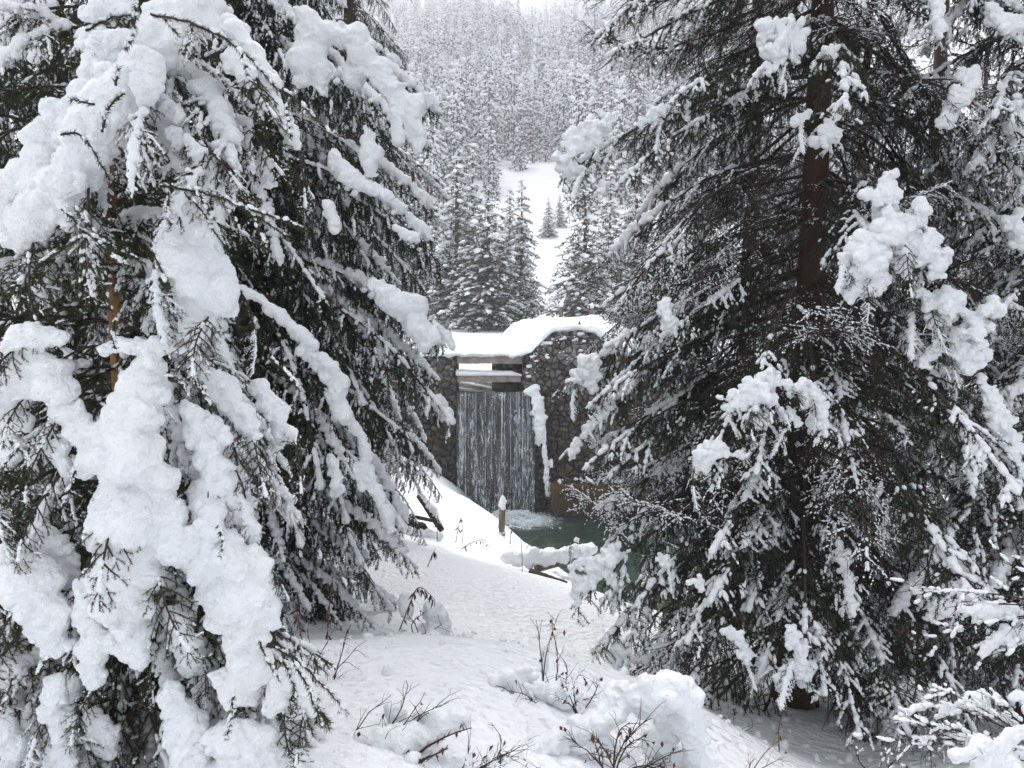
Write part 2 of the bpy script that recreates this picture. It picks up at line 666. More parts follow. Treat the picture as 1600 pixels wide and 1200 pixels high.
def stone_cells(pts, extra):
    """voronoi cell polygon of each of pts"""
    allp = np.concatenate([pts, extra]) if len(extra) else pts
    cells = []
    for i, p in enumerate(pts):
        d = allp - p
        dist = np.hypot(d[:, 0], d[:, 1])
        near = np.argsort(dist)[1:14]
        sz = 0.5
        poly = [p + np.array(q) * sz for q in ((-1, -1), (1, -1), (1, 1), (-1, 1))]
        for j in near:
            n = allp[j] - p
            m_ = (allp[j] + p) / 2
            poly = clip_poly(poly, n, m_ @ n)
            if len(poly) < 3:
                break
        cells.append(np.array(poly))
    return cells


def poly_area(p):
    x, y = p[:, 0], p[:, 1]
    return abs(np.dot(x, np.roll(y, -1)) - np.dot(y, np.roll(x, -1))) / 2


def stone_geo(g, cell, yf, rg, gap=0.011, deep=0.10):
    """a pillowed stone whose face stands proud of y = yf (towards the camera)"""
    c = cell.mean(0)
    n = len(cell)
    k0 = 1 - gap / max(math.sqrt(poly_area(cell)) / 2, 0.03)
    proud = 0.03 + rg.random() * 0.08
    rings = [(k0, 0.0 + deep), (k0, -proud * 0.3), (k0 * 0.8, -proud)]
    V = []
    for k, dy in rings:
        for q in cell:
            p = c + (q - c) * k
            V.append((p[0], yf + dy + (rg.random() * 0.012 if dy < 0 else 0), p[1]))
    V.append((c[0], yf - proud * 1.05, c[1]))
    T = []
    for r in range(2):
        for i in range(n):
            j = (i + 1) % n
            a, b_, c_, d_ = r * n + i, r * n + j, (r + 1) * n + j, (r + 1) * n + i
            T += [(a, b_, c_), (a, c_, d_)]
    for i in range(n):
        T.append((2 * n + i, 2 * n + (i + 1) % n, 3 * n))
    g.add(np.array(V), np.array(T), 0)


def box_geo(g, x0, x1, y0, y1, z0, z1, m=0):
    V = np.array([(x, y, z) for x in (x0, x1) for y in (y0, y1) for z in (z0, z1)])
    T = np.array([(0, 1, 3), (0, 3, 2), (4, 6, 7), (4, 7, 5), (0, 4, 5), (0, 5, 1), (2, 3, 7), (2, 7, 6), (0, 2, 6), (0, 6, 4), (1, 5, 7), (1, 7, 3)])
    g.add(V, T, m)


WY = 28.0
weir = thing('stone_weir', 'stone weir wall with two concrete beams over its slot and a thick snow cap', 'weir', (0, WY, POOL_Z))


def X28(px, d=WY):
    return (px - 800) / F_PX * d / (math.cos(PITCH))


def xz(px, py, d=WY):
    q = P(px, py, d)
    return q[0], q[2]


# top edge of the right wall, photograph pixels
RT = [(815, 556), (828, 548), (846, 530), (862, 518), (905, 514), (930, 519), (950, 536), (975, 552), (1012, 562), (1060, 566)]
RTx = np.array([xz(*a)[0] for a in RT])
RTz = np.array([xz(*a)[1] for a in RT])
z_slot = LIP_Z
x_l, x_r = xz(713, 600)[0], xz(816, 600)[0]
x_fall = xz(838, 640)[0]
x_lf, x_rf = xz(600, 600)[0], xz(1060, 600)[0]
z_ltop = xz(700, 556)[1]


def in_wall(x, z):
    if x < x_l:
        return x > x_lf and z < z_ltop and z > POOL_Z - 0.3
    if x > x_r:
        top = np.interp(x, RTx, RTz)
        if z > top:
            return False
        if z < z_slot + 0.15 and x < x_fall:
            return False
        return z > POOL_Z - 0.3
    return False


r_ = np.random.default_rng(3)
sp = 0.205
pts = []
for iz in range(40):
    for ix in range(60):
        x = x_lf - 0.3 + (ix + 0.5 * (iz % 2)) * sp * 1.02
        z = POOL_Z - 0.4 + iz * sp * 0.9
        if x > x_rf + 0.3 or z > E - 0.4:
            continue
        if r_.random() < 0.76:
            pts.append((x + r_.normal() * sp * 0.27, z + r_.normal() * sp * 0.25))
pts = np.array(pts)
ins = np.array([in_wall(*p) for p in pts])
# visible stones first: those nearest the gap between the trees
P_in = pts[ins]
pxs = P_in[:, 0] / WY * F_PX * math.cos(PITCH) + 800
vis = np.where((pxs > 672) & (pxs < 715) | (pxs > 812) & (pxs < 945), 0, np.minimum(abs(pxs - 690), abs(pxs - 930)))
order = np.argsort(vis, kind='stable')
cells = stone_cells(P_in, pts[~ins])
rest = Geo()
wl0 = np.array(weir.location[:])
for k, i in enumerate(order):
    # clip by the openings so that no stone hangs into them
    c = [q for q in cells[i]]
    x, z = P_in[i]
    if x < x_l:
        c = clip_poly(c, np.array([1.0, 0]), x_l)
        c = clip_poly(c, np.array([0, 1.0]), z_ltop)
    elif z < z_slot + 0.15:
        c = clip_poly(c, np.array([-1.0, 0]), -x_fall)
    else:
        c = clip_poly(c, np.array([-1.0, 0]), -x_r)
    if len(c) < 3:
        continue
    c = np.array(c)
    if poly_area(c) < 0.004:
        continue
    # counterclockwise seen from the camera
    if np.dot(c[:, 0], np.roll(c[:, 1], -1)) - np.dot(c[:, 1], np.roll(c[:, 0], -1)) < 0:
        c = c[::-1]
    if k < 298:
        g = Geo()
        stone_geo(g, c, WY - wl0[1], r_)
        me = g.mesh('stone', [M_STONE], True)
        me.transform(Matrix.Translation((0, 0, -wl0[2])))
        link('stone', me, weir)
    else:
        stone_geo(rest, c, WY - wl0[1], r_)
me = rest.mesh('stonework', [M_STONE], True)
me.transform(Matrix.Translation((0, 0, -wl0[2])))
tag(link('stonework', me, weir), kind='stuff')

# snow caught on the stones near the channel corner
g = Geo()
n = 60
bx_ = r_.uniform(x_r + 0.1, x_r + 2.3, n)
tz_ = np.interp(bx_, RTx, RTz)
bz_ = np.maximum(tz_ - 0.15 - np.abs(r_.normal(size=n)) * 0.55, LIP_Z - 0.1)
blobs(g, r_, np.stack([bx_, np.full(n, -0.06), bz_ - wl0[2]], 1), 0.015 + 0.07 * r_.random(n) ** 2.5, np.tile([[1.0, 0, 0.1]], (n, 1)), 1.6, 0, 2, 0.15)
tag(link('snow', g.mesh('snow', [M_SNOW]), weir), kind='stuff')

# the core of mortar behind the stones
g = Geo()
oz = wl0[2]
box_geo(g, x_lf - 4, x_l - 0.01, 0.05, 1.6, POOL_Z - 1.5 - oz, z_ltop - 0.03 - oz)
xs_ = np.linspace(x_fall + 0.01, x_rf + 4, 40)
for a, b2 in zip(xs_[:-1], xs_[1:]):
    t = min(np.interp(a, RTx, RTz), np.interp(b2, RTx, RTz)) - 0.05
    box_geo(g, a, b2, 0.05, 1.6, POOL_Z - 1.5 - oz, t - oz)
for a, b2 in ((x_r + 0.01, (x_r + x_fall) / 2), ((x_r + x_fall) / 2, x_fall + 0.012)):
    t = min(np.interp(a, RTx, RTz), np.interp(b2, RTx, RTz)) - 0.05
    box_geo(g, a, b2, 0.06, 1.58, z_slot + 0.1 - oz, t - oz)
link('mortar_core', g.mesh('mortar_core', [M_MORTAR], False), weir)

# the face behind the falling water
g = Geo()
box_geo(g, x_l - 0.005, x_fall + 0.005, 0.22, 1.5, POOL_Z - 1.5 - oz, LIP_Z - 0.06 - oz)
link('spillway_face', g.mesh('spillway_face', [M_WETWALL], False), weir)


def beam(p0, p1, d, depth, name='beam'):
    (xa, zt), (xb, zb) = xz(*p0, d), xz(*p1, d)
    g = Geo()
    n = 26
    xs = np.linspace(xa, xb, n)
    rows = []
    rg = np.random.default_rng(int(p0[1]))
    for yy, zz in ((0, zt), (0, zb), (depth, zb), (depth, zt)):
        rows.append(np.stack([xs, np.full(n, d + yy - WY) + rg.normal(size=n) * 0.006, np.full(n, zz - oz) + rg.normal(size=n) * 0.008], 1))
    V = np.concatenate(rows + [rows[0]])
    T = []
    for r in range(4):
        for i in range(n - 1):
            T.append((r * n + i, r * n + i + 1, (r + 1) * n + i + 1, (r + 1) * n + i))
    g.add(V, np.array([(a, c, b_) for a, b_, c, d_ in T] + [(a, d_, c) for a, b_, c, d_ in T]), 0)
    return link(name, g.mesh(name, [M_CONC], False), weir)


def snow_loft(lines, name, parent, seed=0, n=140, amp=0.03):
    """a snow body through rows of world points; each row is resampled to n points"""
    rows = []
    for ln in lines:
        ln = np.array(ln)
        l0 = np.array(lines[0])
        t = np.concatenate([[0], np.cumsum(np.abs(np.diff(l0[:, 0])) + 0.5 * np.abs(np.diff(l0[:, 2])))])
        t = t / t[-1]
        u = np.linspace(0, 1, n)
        rows.append(np.stack([np.interp(u, t, ln[:, k]) for k in range(3)], 1))
    # subdivide rows with a spline
    Rr = []
    m = len(rows)
    for i in range(m - 1):
        p0, p1, p2, p3 = rows[max(i - 1, 0)], rows[i], rows[i + 1], rows[min(i + 2, m - 1)]
        for s in np.linspace(0, 1, 6)[:-1]:
            Rr.append(0.5 * ((2 * p1) + (-p0 + p2) * s + (2 * p0 - 5 * p1 + 4 * p2 - p3) * s * s + (-p0 + 3 * p1 - 3 * p2 + p3) * s ** 3))
    Rr.append(rows[-1])
    V = np.stack(Rr)
    for _ in range(2):
        V[:, 1:-1] = V[:, 1:-1] * 0.5 + (V[:, 2:] + V[:, :-2]) * 0.25
    k = V.shape[0]
    V = V.reshape(-1, 3)
    V = V + np.stack([0 * V[:, 0], fbm(V * 3.5, 3, seed) * amp, fbm(V * 3.5, 3, seed + 9) * amp], 1)
    i0 = (np.arange(k - 1)[:, None] * n + np.arange(n - 1)[None, :]).ravel()
    Q = np.stack([i0, i0 + 1, i0 + n + 1, i0 + n], 1)
    V = local(V, parent)
    return link(name, mesh_np(name, V, Q, [M_SNOW]), parent)


beam((714, 557), (817, 568.5), WY + 0.08, 0.45)
beam((714, 586), (814, 597), WY + 0.1, 0.45)
# snow lying on the upper beam and sweeping up over the right wall
FB = [(600, 556), (660, 556), (715, 557), (790, 557), (815, 559), (830, 551), (848, 533), (864, 519), (905, 515), (930, 520), (950, 537), (975, 553), (1012, 563), (1060, 567)]
FT = [(600, 546), (660, 546), (715, 547), (770, 548), (800, 549), (822, 542), (840, 525), (860, 508), (905, 504), (932, 508), (954, 524), (980, 542), (1015, 554), (1060, 558)]
BK = [(600, 540), (660, 539), (715, 539), (765, 540), (776, 534), (787, 522), (797, 510), (808, 502), (840, 497), (895, 496), (935, 491), (965, 506), (1010, 528), (1060, 540)]
sl = [float(np.clip((a - 775) / 30, 0, 1)) for a, _ in FB]        # 0 over the open slot, 1 over the wall
dr = [float(np.clip((a - 832) / 14, 0, 1)) for a, _ in FB]       # the cap only hangs down behind the solid wall
lines = [[P(a, c + 1, WY + 0.06) for a, c in FB],
         [P(a, c - 1, WY - 0.16) for a, c in FB],
         [P(a, (c + e) / 2, WY - 0.17) for (a, c), (_, e) in zip(FB, FT)],
         [P(a, c + 1.5, WY + 0.02) for a, c in FT],
         [P(a * (1 - q / 2) + a2 * q / 2, c * (1 - q / 2) + c2 * q / 2, WY + 0.2 + q) for (a, c), (a2, c2), q in zip(FT, BK, sl)],
         [P(a2 * (1 - q) + a * q, (c2 + 1) * (1 - q) + c * q, WY + 0.45 + 2.2 * q) for (a, c), (a2, c2), q in zip(BK, FT, sl)],
         [P(a2 * (1 - q) + a * q, (c2 + 4) * (1 - q) + (c + 5 + 20 * e) * q, WY + 0.6 + 2.8 * q) for (a, c), (a2, c2), q, e in zip(BK, FT, sl, dr)],
         [P(a2 * (1 - q) + a * q, (c2 + 9) * (1 - q) + (c + 11 + 59 * e) * q, WY + 0.62 + 3.0 * q) for (a, c), (a2, c2), q, e in zip(BK, FT, sl, dr)]]
snow_loft(lines, 'snow_cap', weir, 4, amp=0.06)
# snow on the lower beam
l2 = [(712, 587), (760, 587), (800, 587), (815, 588)]
t2 = [(712, 577), (760, 579), (800, 579), (808, 583)]
snow_loft([[P(a, c, WY + 0.06) for a, c in l2], [P(a, (c + e) / 2, WY + 0.0) for (a, c), (_, e) in zip(l2, t2)],
           [P(a, c, WY + 0.2) for a, c in t2], [P(a, c + 2, WY + 0.5) for a, c in t2], [P(a, c + 8, WY + 0.62) for a, c in t2]], 'beam_snow', weir, 6, 60, 0.01)
# cross wall standing in the channel behind the beams
cw = thing('channel_wall', 'dark stone cross wall seen through the beam opening behind the waterfall lip', 'wall', P(800, 600, 31.2))
xa, za = xz(768, 560, 31.2)
cl = np.array(cw.location[:])
g = Geo()
box_geo(g, xa - cl[0] + 0.02, 2.6 - cl[0], 0.06, 0.8, LIP_Z - 0.5 - cl[2], E - 1.9 - cl[2])
link('mortar_core', g.mesh('mortar_core', [M_MORTAR], False), cw)
pp = np.array([(xa + 0.16 + (i + 0.5 * (j % 2)) * 0.27 + r_.normal() * 0.04, LIP_Z - 0.4 + j * 0.22 + r_.normal() * 0.03) for j in range(-1, 10) for i in range(-1, 8)])
i_in = np.array([xa < a < 1.6 and LIP_Z - 0.5 < c < E - 2.2 for a, c in pp])
for c, ctr in zip(stone_cells(pp[i_in], pp[~i_in]), pp[i_in]):
    c = clip_poly([q for q in c], np.array([-1.0, 0]), -xa)
    if len(c) < 3:
        continue
    c = np.array(c)
    if np.dot(c[:, 0], np.roll(c[:, 1], -1)) - np.dot(c[:, 1], np.roll(c[:, 0], -1)) < 0:
        c = c[::-1]
    g = Geo()
    stone_geo(g, c - np.array([cl[0], cl[2]]), 0, r_)
    link('stone', g.mesh('stone', [M_STONE]), cw)

# --- snow and ice pillar hanging down the corner right of the fall


def mass_balls(polys, d_default=None, dens=0.42, jit=0.35, seed=0, dz=0.7, nod=2, fat=1.0):
    """balls along pixel polylines: each point (px, py, d, r_px)"""
    rg = np.random.default_rng(seed)
    C, Rr = [], []
    for poly in polys:
        pw = [(P(a[0], a[1], a[2]), a[3] * a[2] / F_PX) for a in poly]
        if len(pw) == 1:
            pw = pw * 2
        for (a, ra), (b_, rb) in zip(pw[:-1], pw[1:]):
            L = np.linalg.norm(b_ - a)
            n = max(1, int(L / (dens * min(ra, rb) + 1e-4)))
            n = min(n, 60)
            for i in range(n + 1):
                t = i / n
                c = a * (1 - t) + b_ * t
                r = ra * (1 - t) + rb * t
                o = rg.normal(size=3) * r * jit
                o[1] *= dz
                C.append(c + o)
                Rr.append(r * rg.uniform(0.5, 0.85) * fat)
                for _ in range(nod):
                    q = norm(rg.normal(size=3))
                    q[1] = -abs(q[1]) * dz
                    C.append(c + o * 0.7 + q * r * rg.uniform(0.5, 0.85))
                    Rr.append(r * rg.uniform(0.2, 0.42) + 0.002)
    return np.array(C), np.array(Rr)


def snow_mass(name, parent, polys, voxel, seed=0, disp=None, mat=None, sm=12, **kw):
    C, Rr = mass_balls(polys, seed=seed, **kw)
    s = voxel
    C = local(C, parent)
    me = remesh(C, Rr, voxel, mat or M_SNOW, name, disp or ((1 / (s * 20), s * 1.5), (1 / (s * 6), s * 0.8), (1 / (s * 2.2), s * 0.5)), smooth=sm, seed=seed)
    # every separate lump becomes an object of its own
    n = len(me.vertices)
    V = np.zeros(n * 3, dtype=np.float32)
    me.vertices.foreach_get('co', V)
    V = V.reshape(-1, 3)
    me.calc_loop_triangles()
    T = np.zeros(len(me.loop_triangles) * 3, dtype=np.int32)
    me.loop_triangles.foreach_get('vertices', T)
    T = T.reshape(-1, 3)
    lab = np.arange(n)
    while True:
        m_ = lab[T].min(1)
        new = lab.copy()
        for k in range(3):
            np.minimum.at(new, T[:, k], m_)
        new = new[new]
        if (new == lab).all():
            break
        lab = new
    bpy.data.meshes.remove(me)
    tl = lab[T[:, 0]]
    for c in np.unique(tl):
        tt = T[tl == c]
        if len(tt) < 150:
            continue
        u, inv = np.unique(tt, return_inverse=True)
        link(name, mesh_np(name, V[u], inv.reshape(-1, 3), [mat or M_SNOW]), parent)


D = 27.8
snow_mass('ice_pillar', weir, [[(826, 610, D, 8), (835, 612, D, 11), (841, 628, D, 12), (842, 650, D, 12), (843, 672, D, 10), (842, 695, D, 5)], [(845, 640, D, 8), (848, 680, D, 6)],
                               [(849, 650, D, 4), (850, 690, D, 4), (852, 720, D, 5), (854, 750, D, 6), (856, 772, D, 6)],
                               [(861, 718, D, 3), (862, 728, D, 4)], [(863, 755, D, 5), (864, 764, D, 4)]], 0.024, 2, dens=0.22, jit=0.12, nod=1)
# mossy ledge at the right foot of the wall
led = thing('mossy_ledge', 'brown ledge with hanging dead grass and moss at the foot of the stone wall', 'ledge', P(900, 775, 27.2))
ll = np.array(led.location[:])
xa, za = xz(862, 757, 27.2)
xb, zb = xz(1010, 786, 27.2)
g = Geo()
gx, gy = np.meshgrid(np.linspace(xa, xb, 40), np.linspace(0, 1, 8))
V = np.stack([gx, 27.2 + 0.75 * gy ** 2, za - (1 - gy) ** 2 * (za - POOL_Z + 0.1)], -1).reshape(-1, 3)
V = V + np.stack([fbm(V * 2, 3, 1) * 0.1, fbm(V * 2, 3, 2) * 0.12, fbm(V * 2, 3, 3) * 0.08], 1)
i0 = (np.arange(7)[:, None] * 40 + np.arange(39)[None, :]).ravel()
link('bank', mesh_np('bank', V - ll, np.stack([i0, i0 + 1, i0 + 41, i0 + 40], 1), [M_WETWALL]), led)
M_MOSS, nt, b = new_mat('moss_grass')
nt.links.new(ramp(nt, noise(nt, coords(nt), 2.5, 3), [(0.3, (0.05, 0.028, 0.010)), (0.5, (0.13, 0.075, 0.022)), (0.72, (0.085, 0.095, 0.025))]), b.inputs['Base Color'])
b.inputs['Roughness'].default_value = 0.9
g = Geo()
n = 1500
bx = r_.uniform(xa, xb, n)
bz = za - r_.random(n) ** 1.5 * (za - POOL_Z - 0.15) + 0.05
by = 27.2 + r_.uniform(-0.1, 0.25, n)
P0 = np.stack([bx, by, bz], 1) - ll
dv = np.stack([r_.normal(size=n) * 0.06, -0.07 - r_.random(n) * 0.1, -0.16 - r_.random(n) * 0.2], 1)
sd = np.stack([np.full(n, 0.012), r_.normal(size=n) * 0.01, 0 * bx], 1)
V = np.stack([P0 - sd, P0 + sd, P0 + dv], 1).reshape(-1, 3)
g.add(V, np.arange(3 * n).reshape(-1, 3), 0)
tag(link('hanging_grass', g.mesh('hanging_grass', [M_MOSS]), led), kind='stuff')
g = Geo()
c = np.stack([r_.uniform(xa, xb, 30), r_.uniform(27.15, 27.8, 30), np.full(30, za + 0.06)], 1) - ll
blobs(g, r_, c, r_.uniform(0.03, 0.09, 30), None, 1.6, 0, 2)
link('snow', g.mesh('snow', [M_SNOW]), led)

# --- the waterfall
fall = thing('waterfall', 'thin curtain of water falling in white strands from the weir lip into the pool', 'waterfall', (float((x_l + x_fall) / 2), WY, POOL_Z))
fl = np.array(fall.location[:])
M_FALL, nt, b = new_mat('falling_water')
v = coords(nt, True)
mp = N_(nt, 'ShaderNodeMapping')
mp.inputs['Scale'].default_value = (1, 1, 0.025)
nt.links.new(v, mp.inputs['Vector'])
fw = noise(nt, mp.outputs[0], 25, 4, 0.75)
sep = N_(nt, 'ShaderNodeSeparateXYZ')
nt.links.new(v, sep.inputs[0])
mr = N_(nt, 'ShaderNodeMapRange')
mr.inputs[1].default_value = LIP_Z
mr.inputs[2].default_value = POOL_Z
mr.inputs[3].default_value = 0.0
mr.inputs[4].default_value = 1.0
nt.links.new(sep.outputs['Z'], mr.inputs[0])
mp2 = N_(nt, 'ShaderNodeMapping')
mp2.inputs['Scale'].default_value = (1, 1, 0.22)
nt.links.new(v, mp2.inputs['Vector'])
fd = noise(nt, mp2.outputs[0], 27, 4, 0.8)
# strands keep together at the lip and break into flecks on the way down
mxf = N_(nt, 'ShaderNodeMix')
nt.links.new(mr.outputs[0], mxf.inputs[0])
nt.links.new(fw, mxf.inputs[2])
mm = N_(nt, 'ShaderNodeMath')
mm.operation = 'MULTIPLY'
nt.links.new(fw, mm.inputs[0])
nt.links.new(fd, mm.inputs[1])
mm2 = N_(nt, 'ShaderNodeMath')
mm2.operation = 'MULTIPLY'
nt.links.new(mm.outputs[0], mm2.inputs[0])
mm2.inputs[1].default_value = 2.12
nt.links.new(mm2.outputs[0], mxf.inputs[3])
colf = noise(nt, mp.outputs[0], 3.4, 3, 0.6)
addc = N_(nt, 'ShaderNodeMath')
addc.operation = 'MULTIPLY_ADD'
nt.links.new(colf, addc.inputs[0])
addc.inputs[1].default_value = 0.55
addc.inputs[2].default_value = -0.30
sumc = N_(nt, 'ShaderNodeMath')
nt.links.new(mxf.outputs[0], sumc.inputs[0])
nt.links.new(addc.outputs[0], sumc.inputs[1])
fac = ramp(nt, sumc.outputs[0], [(0.45, (0, 0, 0)), (0.55, (0.10, 0.10, 0.10)), (0.70, (0.85, 0.85, 0.85))])
tr = N_(nt, 'ShaderNodeBsdfTransparent')
tr.inputs['Color'].default_value = (0.80, 0.83, 0.85, 1)
gl = N_(nt, 'ShaderNodeBsdfGlossy')
gl.inputs['Roughness'].default_value = 0.15
gl.inputs['Color'].default_value = (0.7, 0.75, 0.8, 1)
ms0 = N_(nt, 'ShaderNodeMixShader')
ms0.inputs[0].default_value = 0.03
nt.links.new(tr.outputs[0], ms0.inputs[1])
nt.links.new(gl.outputs[0], ms0.inputs[2])
b.inputs['Base Color'].default_value = (0.75, 0.80, 0.84, 1)
b.inputs['Roughness'].default_value = 0.4
ms = N_(nt, 'ShaderNodeMixShader')
nt.links.new(fac, ms.inputs[0])
nt.links.new(ms0.outputs[0], ms.inputs[1])
nt.links.new(b.outputs[0], ms.inputs[2])
nt.links.new(ms.outputs[0], nt.nodes['Material Output'].inputs['Surface'])
n1, n2 = 160, 60
u, t = np.meshgrid(np.linspace(0, 1, n1), np.linspace(0, 1, n2))
X = x_l + 0.03 + u * (x_fall - x_l - 0.1)
ft = np.clip(t * 1.06 - 0.06, 0, 1)
Zf = LIP_Z + 0.012 - (LIP_Z - POOL_Z) * ft
arc = -0.15 - 0.62 * np.sqrt(np.clip(ft, 0, 1)) + np.where(t < 0.06, (0.06 - t) * 6, 0)
q = np.stack([X.ravel() * 7, t.ravel() * 1.0, 0 * t.ravel()], 1)
Yf = WY + 0.1 + arc + fbm(q, 3, 5).reshape(X.shape) * 0.05 * np.minimum(1, t * 4 + 0.1)
i0 = (np.arange(n2 - 1)[:, None] * n1 + np.arange(n1 - 1)[None, :]).ravel()
Qf = np.stack([i0, i0 + n1, i0 + n1 + 1, i0 + 1], 1)
link('water_sheet', mesh_np('water_sheet', np.stack([X, Yf, Zf], -1).reshape(-1, 3) - fl, Qf, [M_FALL]), fall)
M_FOAM, nt, b = new_mat('foam')
b.inputs['Base Color'].default_value = (0.74, 0.80, 0.82, 1)
b.inputs['Roughness'].default_value = 0.4
# separate strands, each thinning and wandering as it drops
g = Geo()
for k in range(30):
    uu = r_.random()
    x0 = x_l + 0.06 + uu * (x_fall - x_l - 0.16)
    tt = np.linspace(0.0, r_.uniform(0.35, 1.0), 22)
    yy = WY + 0.07 - 0.14 - 0.62 * np.sqrt(tt) + 0.02
    xx = x0 + np.cumsum(r_.normal(size=22)) * 0.004
    zz = LIP_Z + 0.01 - (LIP_Z - POOL_Z) * tt
    Pn = np.stack([xx, yy, zz], 1) - fl
    rad = (0.004 + 0.005 * r_.random()) * (1 + 0.5 * r_.normal(size=22)).clip(0.15, 2)
    keep = r_.random(21) < np.linspace(1.0, 0.7, 21)
    tubes(g, Pn[:-1][keep], Pn[1:][keep], rad[:-1][keep], rad[1:][keep], 3, 0)
tag(link('strands', g.mesh('strands', [M_FOAM]), fall), kind='stuff')
g = Geo()
n = 900
uu = r_.random(n)
cl_ = np.round(uu * 13) / 13 + r_.normal(size=n) * 0.03
xx = x_l + 0.06 + cl_.clip(0, 1) * (x_fall - x_l - 0.16)
tt = r_.beta(1.8, 1.0, n)
C = np.stack([xx, WY - 0.1 - 0.62 * np.sqrt(tt) + r_.normal(size=n) * 0.08, LIP_Z - (LIP_Z - POOL_Z) * tt], 1) - fl
blobs(g, r_, C, r_.uniform(0.003, 0.008, n), np.tile([[0, 0, 1.0]], (n, 1)) + r_.normal(size=(n, 3)) * 0.2, 2.4, 0, 1)
tag(link('droplets', g.mesh('droplets', [M_FOAM]), fall), kind='stuff')
# foam where it lands
g = Geo()
n = 2600
a = r_.uniform(0, 2 * math.pi, n)
rr = np.abs(r_.normal(size=n)) * 0.5
C = np.stack([0.25 + r_.uniform(-0.9, 0.35, n) + np.cos(a) * rr * 0.6 + 0.25 * rr, 27.15 + np.sin(a) * rr * 0.9 - 0.45 * rr, np.full(n, POOL_Z + 0.01) + np.maximum(0, 0.26 - rr * 0.45) * r_.random(n)], 1)
blobs(g, r_, C - fl, r_.uniform(0.006, 0.034, n), np.stack([r_.normal(size=n), r_.normal(size=n) * 0.5, 0 * a], 1), 2.4, 0, 1)
tag(link('foam', g.mesh('foam', [M_FOAM]), fall), kind='stuff')
M_FOAMSHEET, nt, b = new_mat('foam_sheet')
v = coords(nt, True)
f = noise(nt, v, 3.6, 6, 0.85)
ctr = N_(nt, 'ShaderNodeVectorMath')
ctr.operation = 'DISTANCE'
nt.links.new(v, ctr.inputs[0])
ctr.inputs[1].default_value = (0.55, 26.7, POOL_Z + 0.02)
mr = N_(nt, 'ShaderNodeMapRange')
mr.inputs[1].default_value = 0.3
mr.inputs[2].default_value = 1.9
mr.inputs[3].default_value = 0.36
mr.inputs[4].default_value = -0.22
nt.links.new(ctr.outputs['Value'], mr.inputs[0])
ad = N_(nt, 'ShaderNodeMath')
nt.links.new(f, ad.inputs[0])
nt.links.new(mr.outputs[0], ad.inputs[1])
fac = ramp(nt, ad.outputs[0], [(0.5, (0, 0, 0)), (0.92, (0.95, 0.95, 0.95))])
tr = N_(nt, 'ShaderNodeBsdfTransparent')
ms = N_(nt, 'ShaderNodeMixShader')
nt.links.new(fac, ms.inputs[0])
nt.links.new(tr.outputs[0], ms.inputs[1])
b.inputs['Base Color'].default_value = (0.72, 0.79, 0.80, 1)
nt.links.new(b.outputs[0], ms.inputs[2])
nt.links.new(ms.outputs[0], nt.nodes['Material Output'].inputs['Surface'])
V_, Q_ = grid_sheet(-1.8, 3.2, 24.6, 27.9, POOL_Z + 0.03, 60, 50, wav)
tag(link('foam_patch', mesh_np('foam_patch', V_ - fl, Q_, [M_FOAMSHEET]), fall), kind='stuff')

# ------------------------------------------------------------------ spruce branches (each grows from the origin along +X)
def curve(rg, p, d, L, n, sag, wob=0.04, lift=0.0):
    pts = [np.array(p, float)]
    d = np.array(d, float)
    for i in range(n):
        d = d + np.array((0, 0, -sag / n + lift * (i / n) ** 2)) + rg.normal(size=3) * wob
        d = d / np.linalg.norm(d)
        pts.append(pts[-1] + d * L / n)
    return np.array(pts)


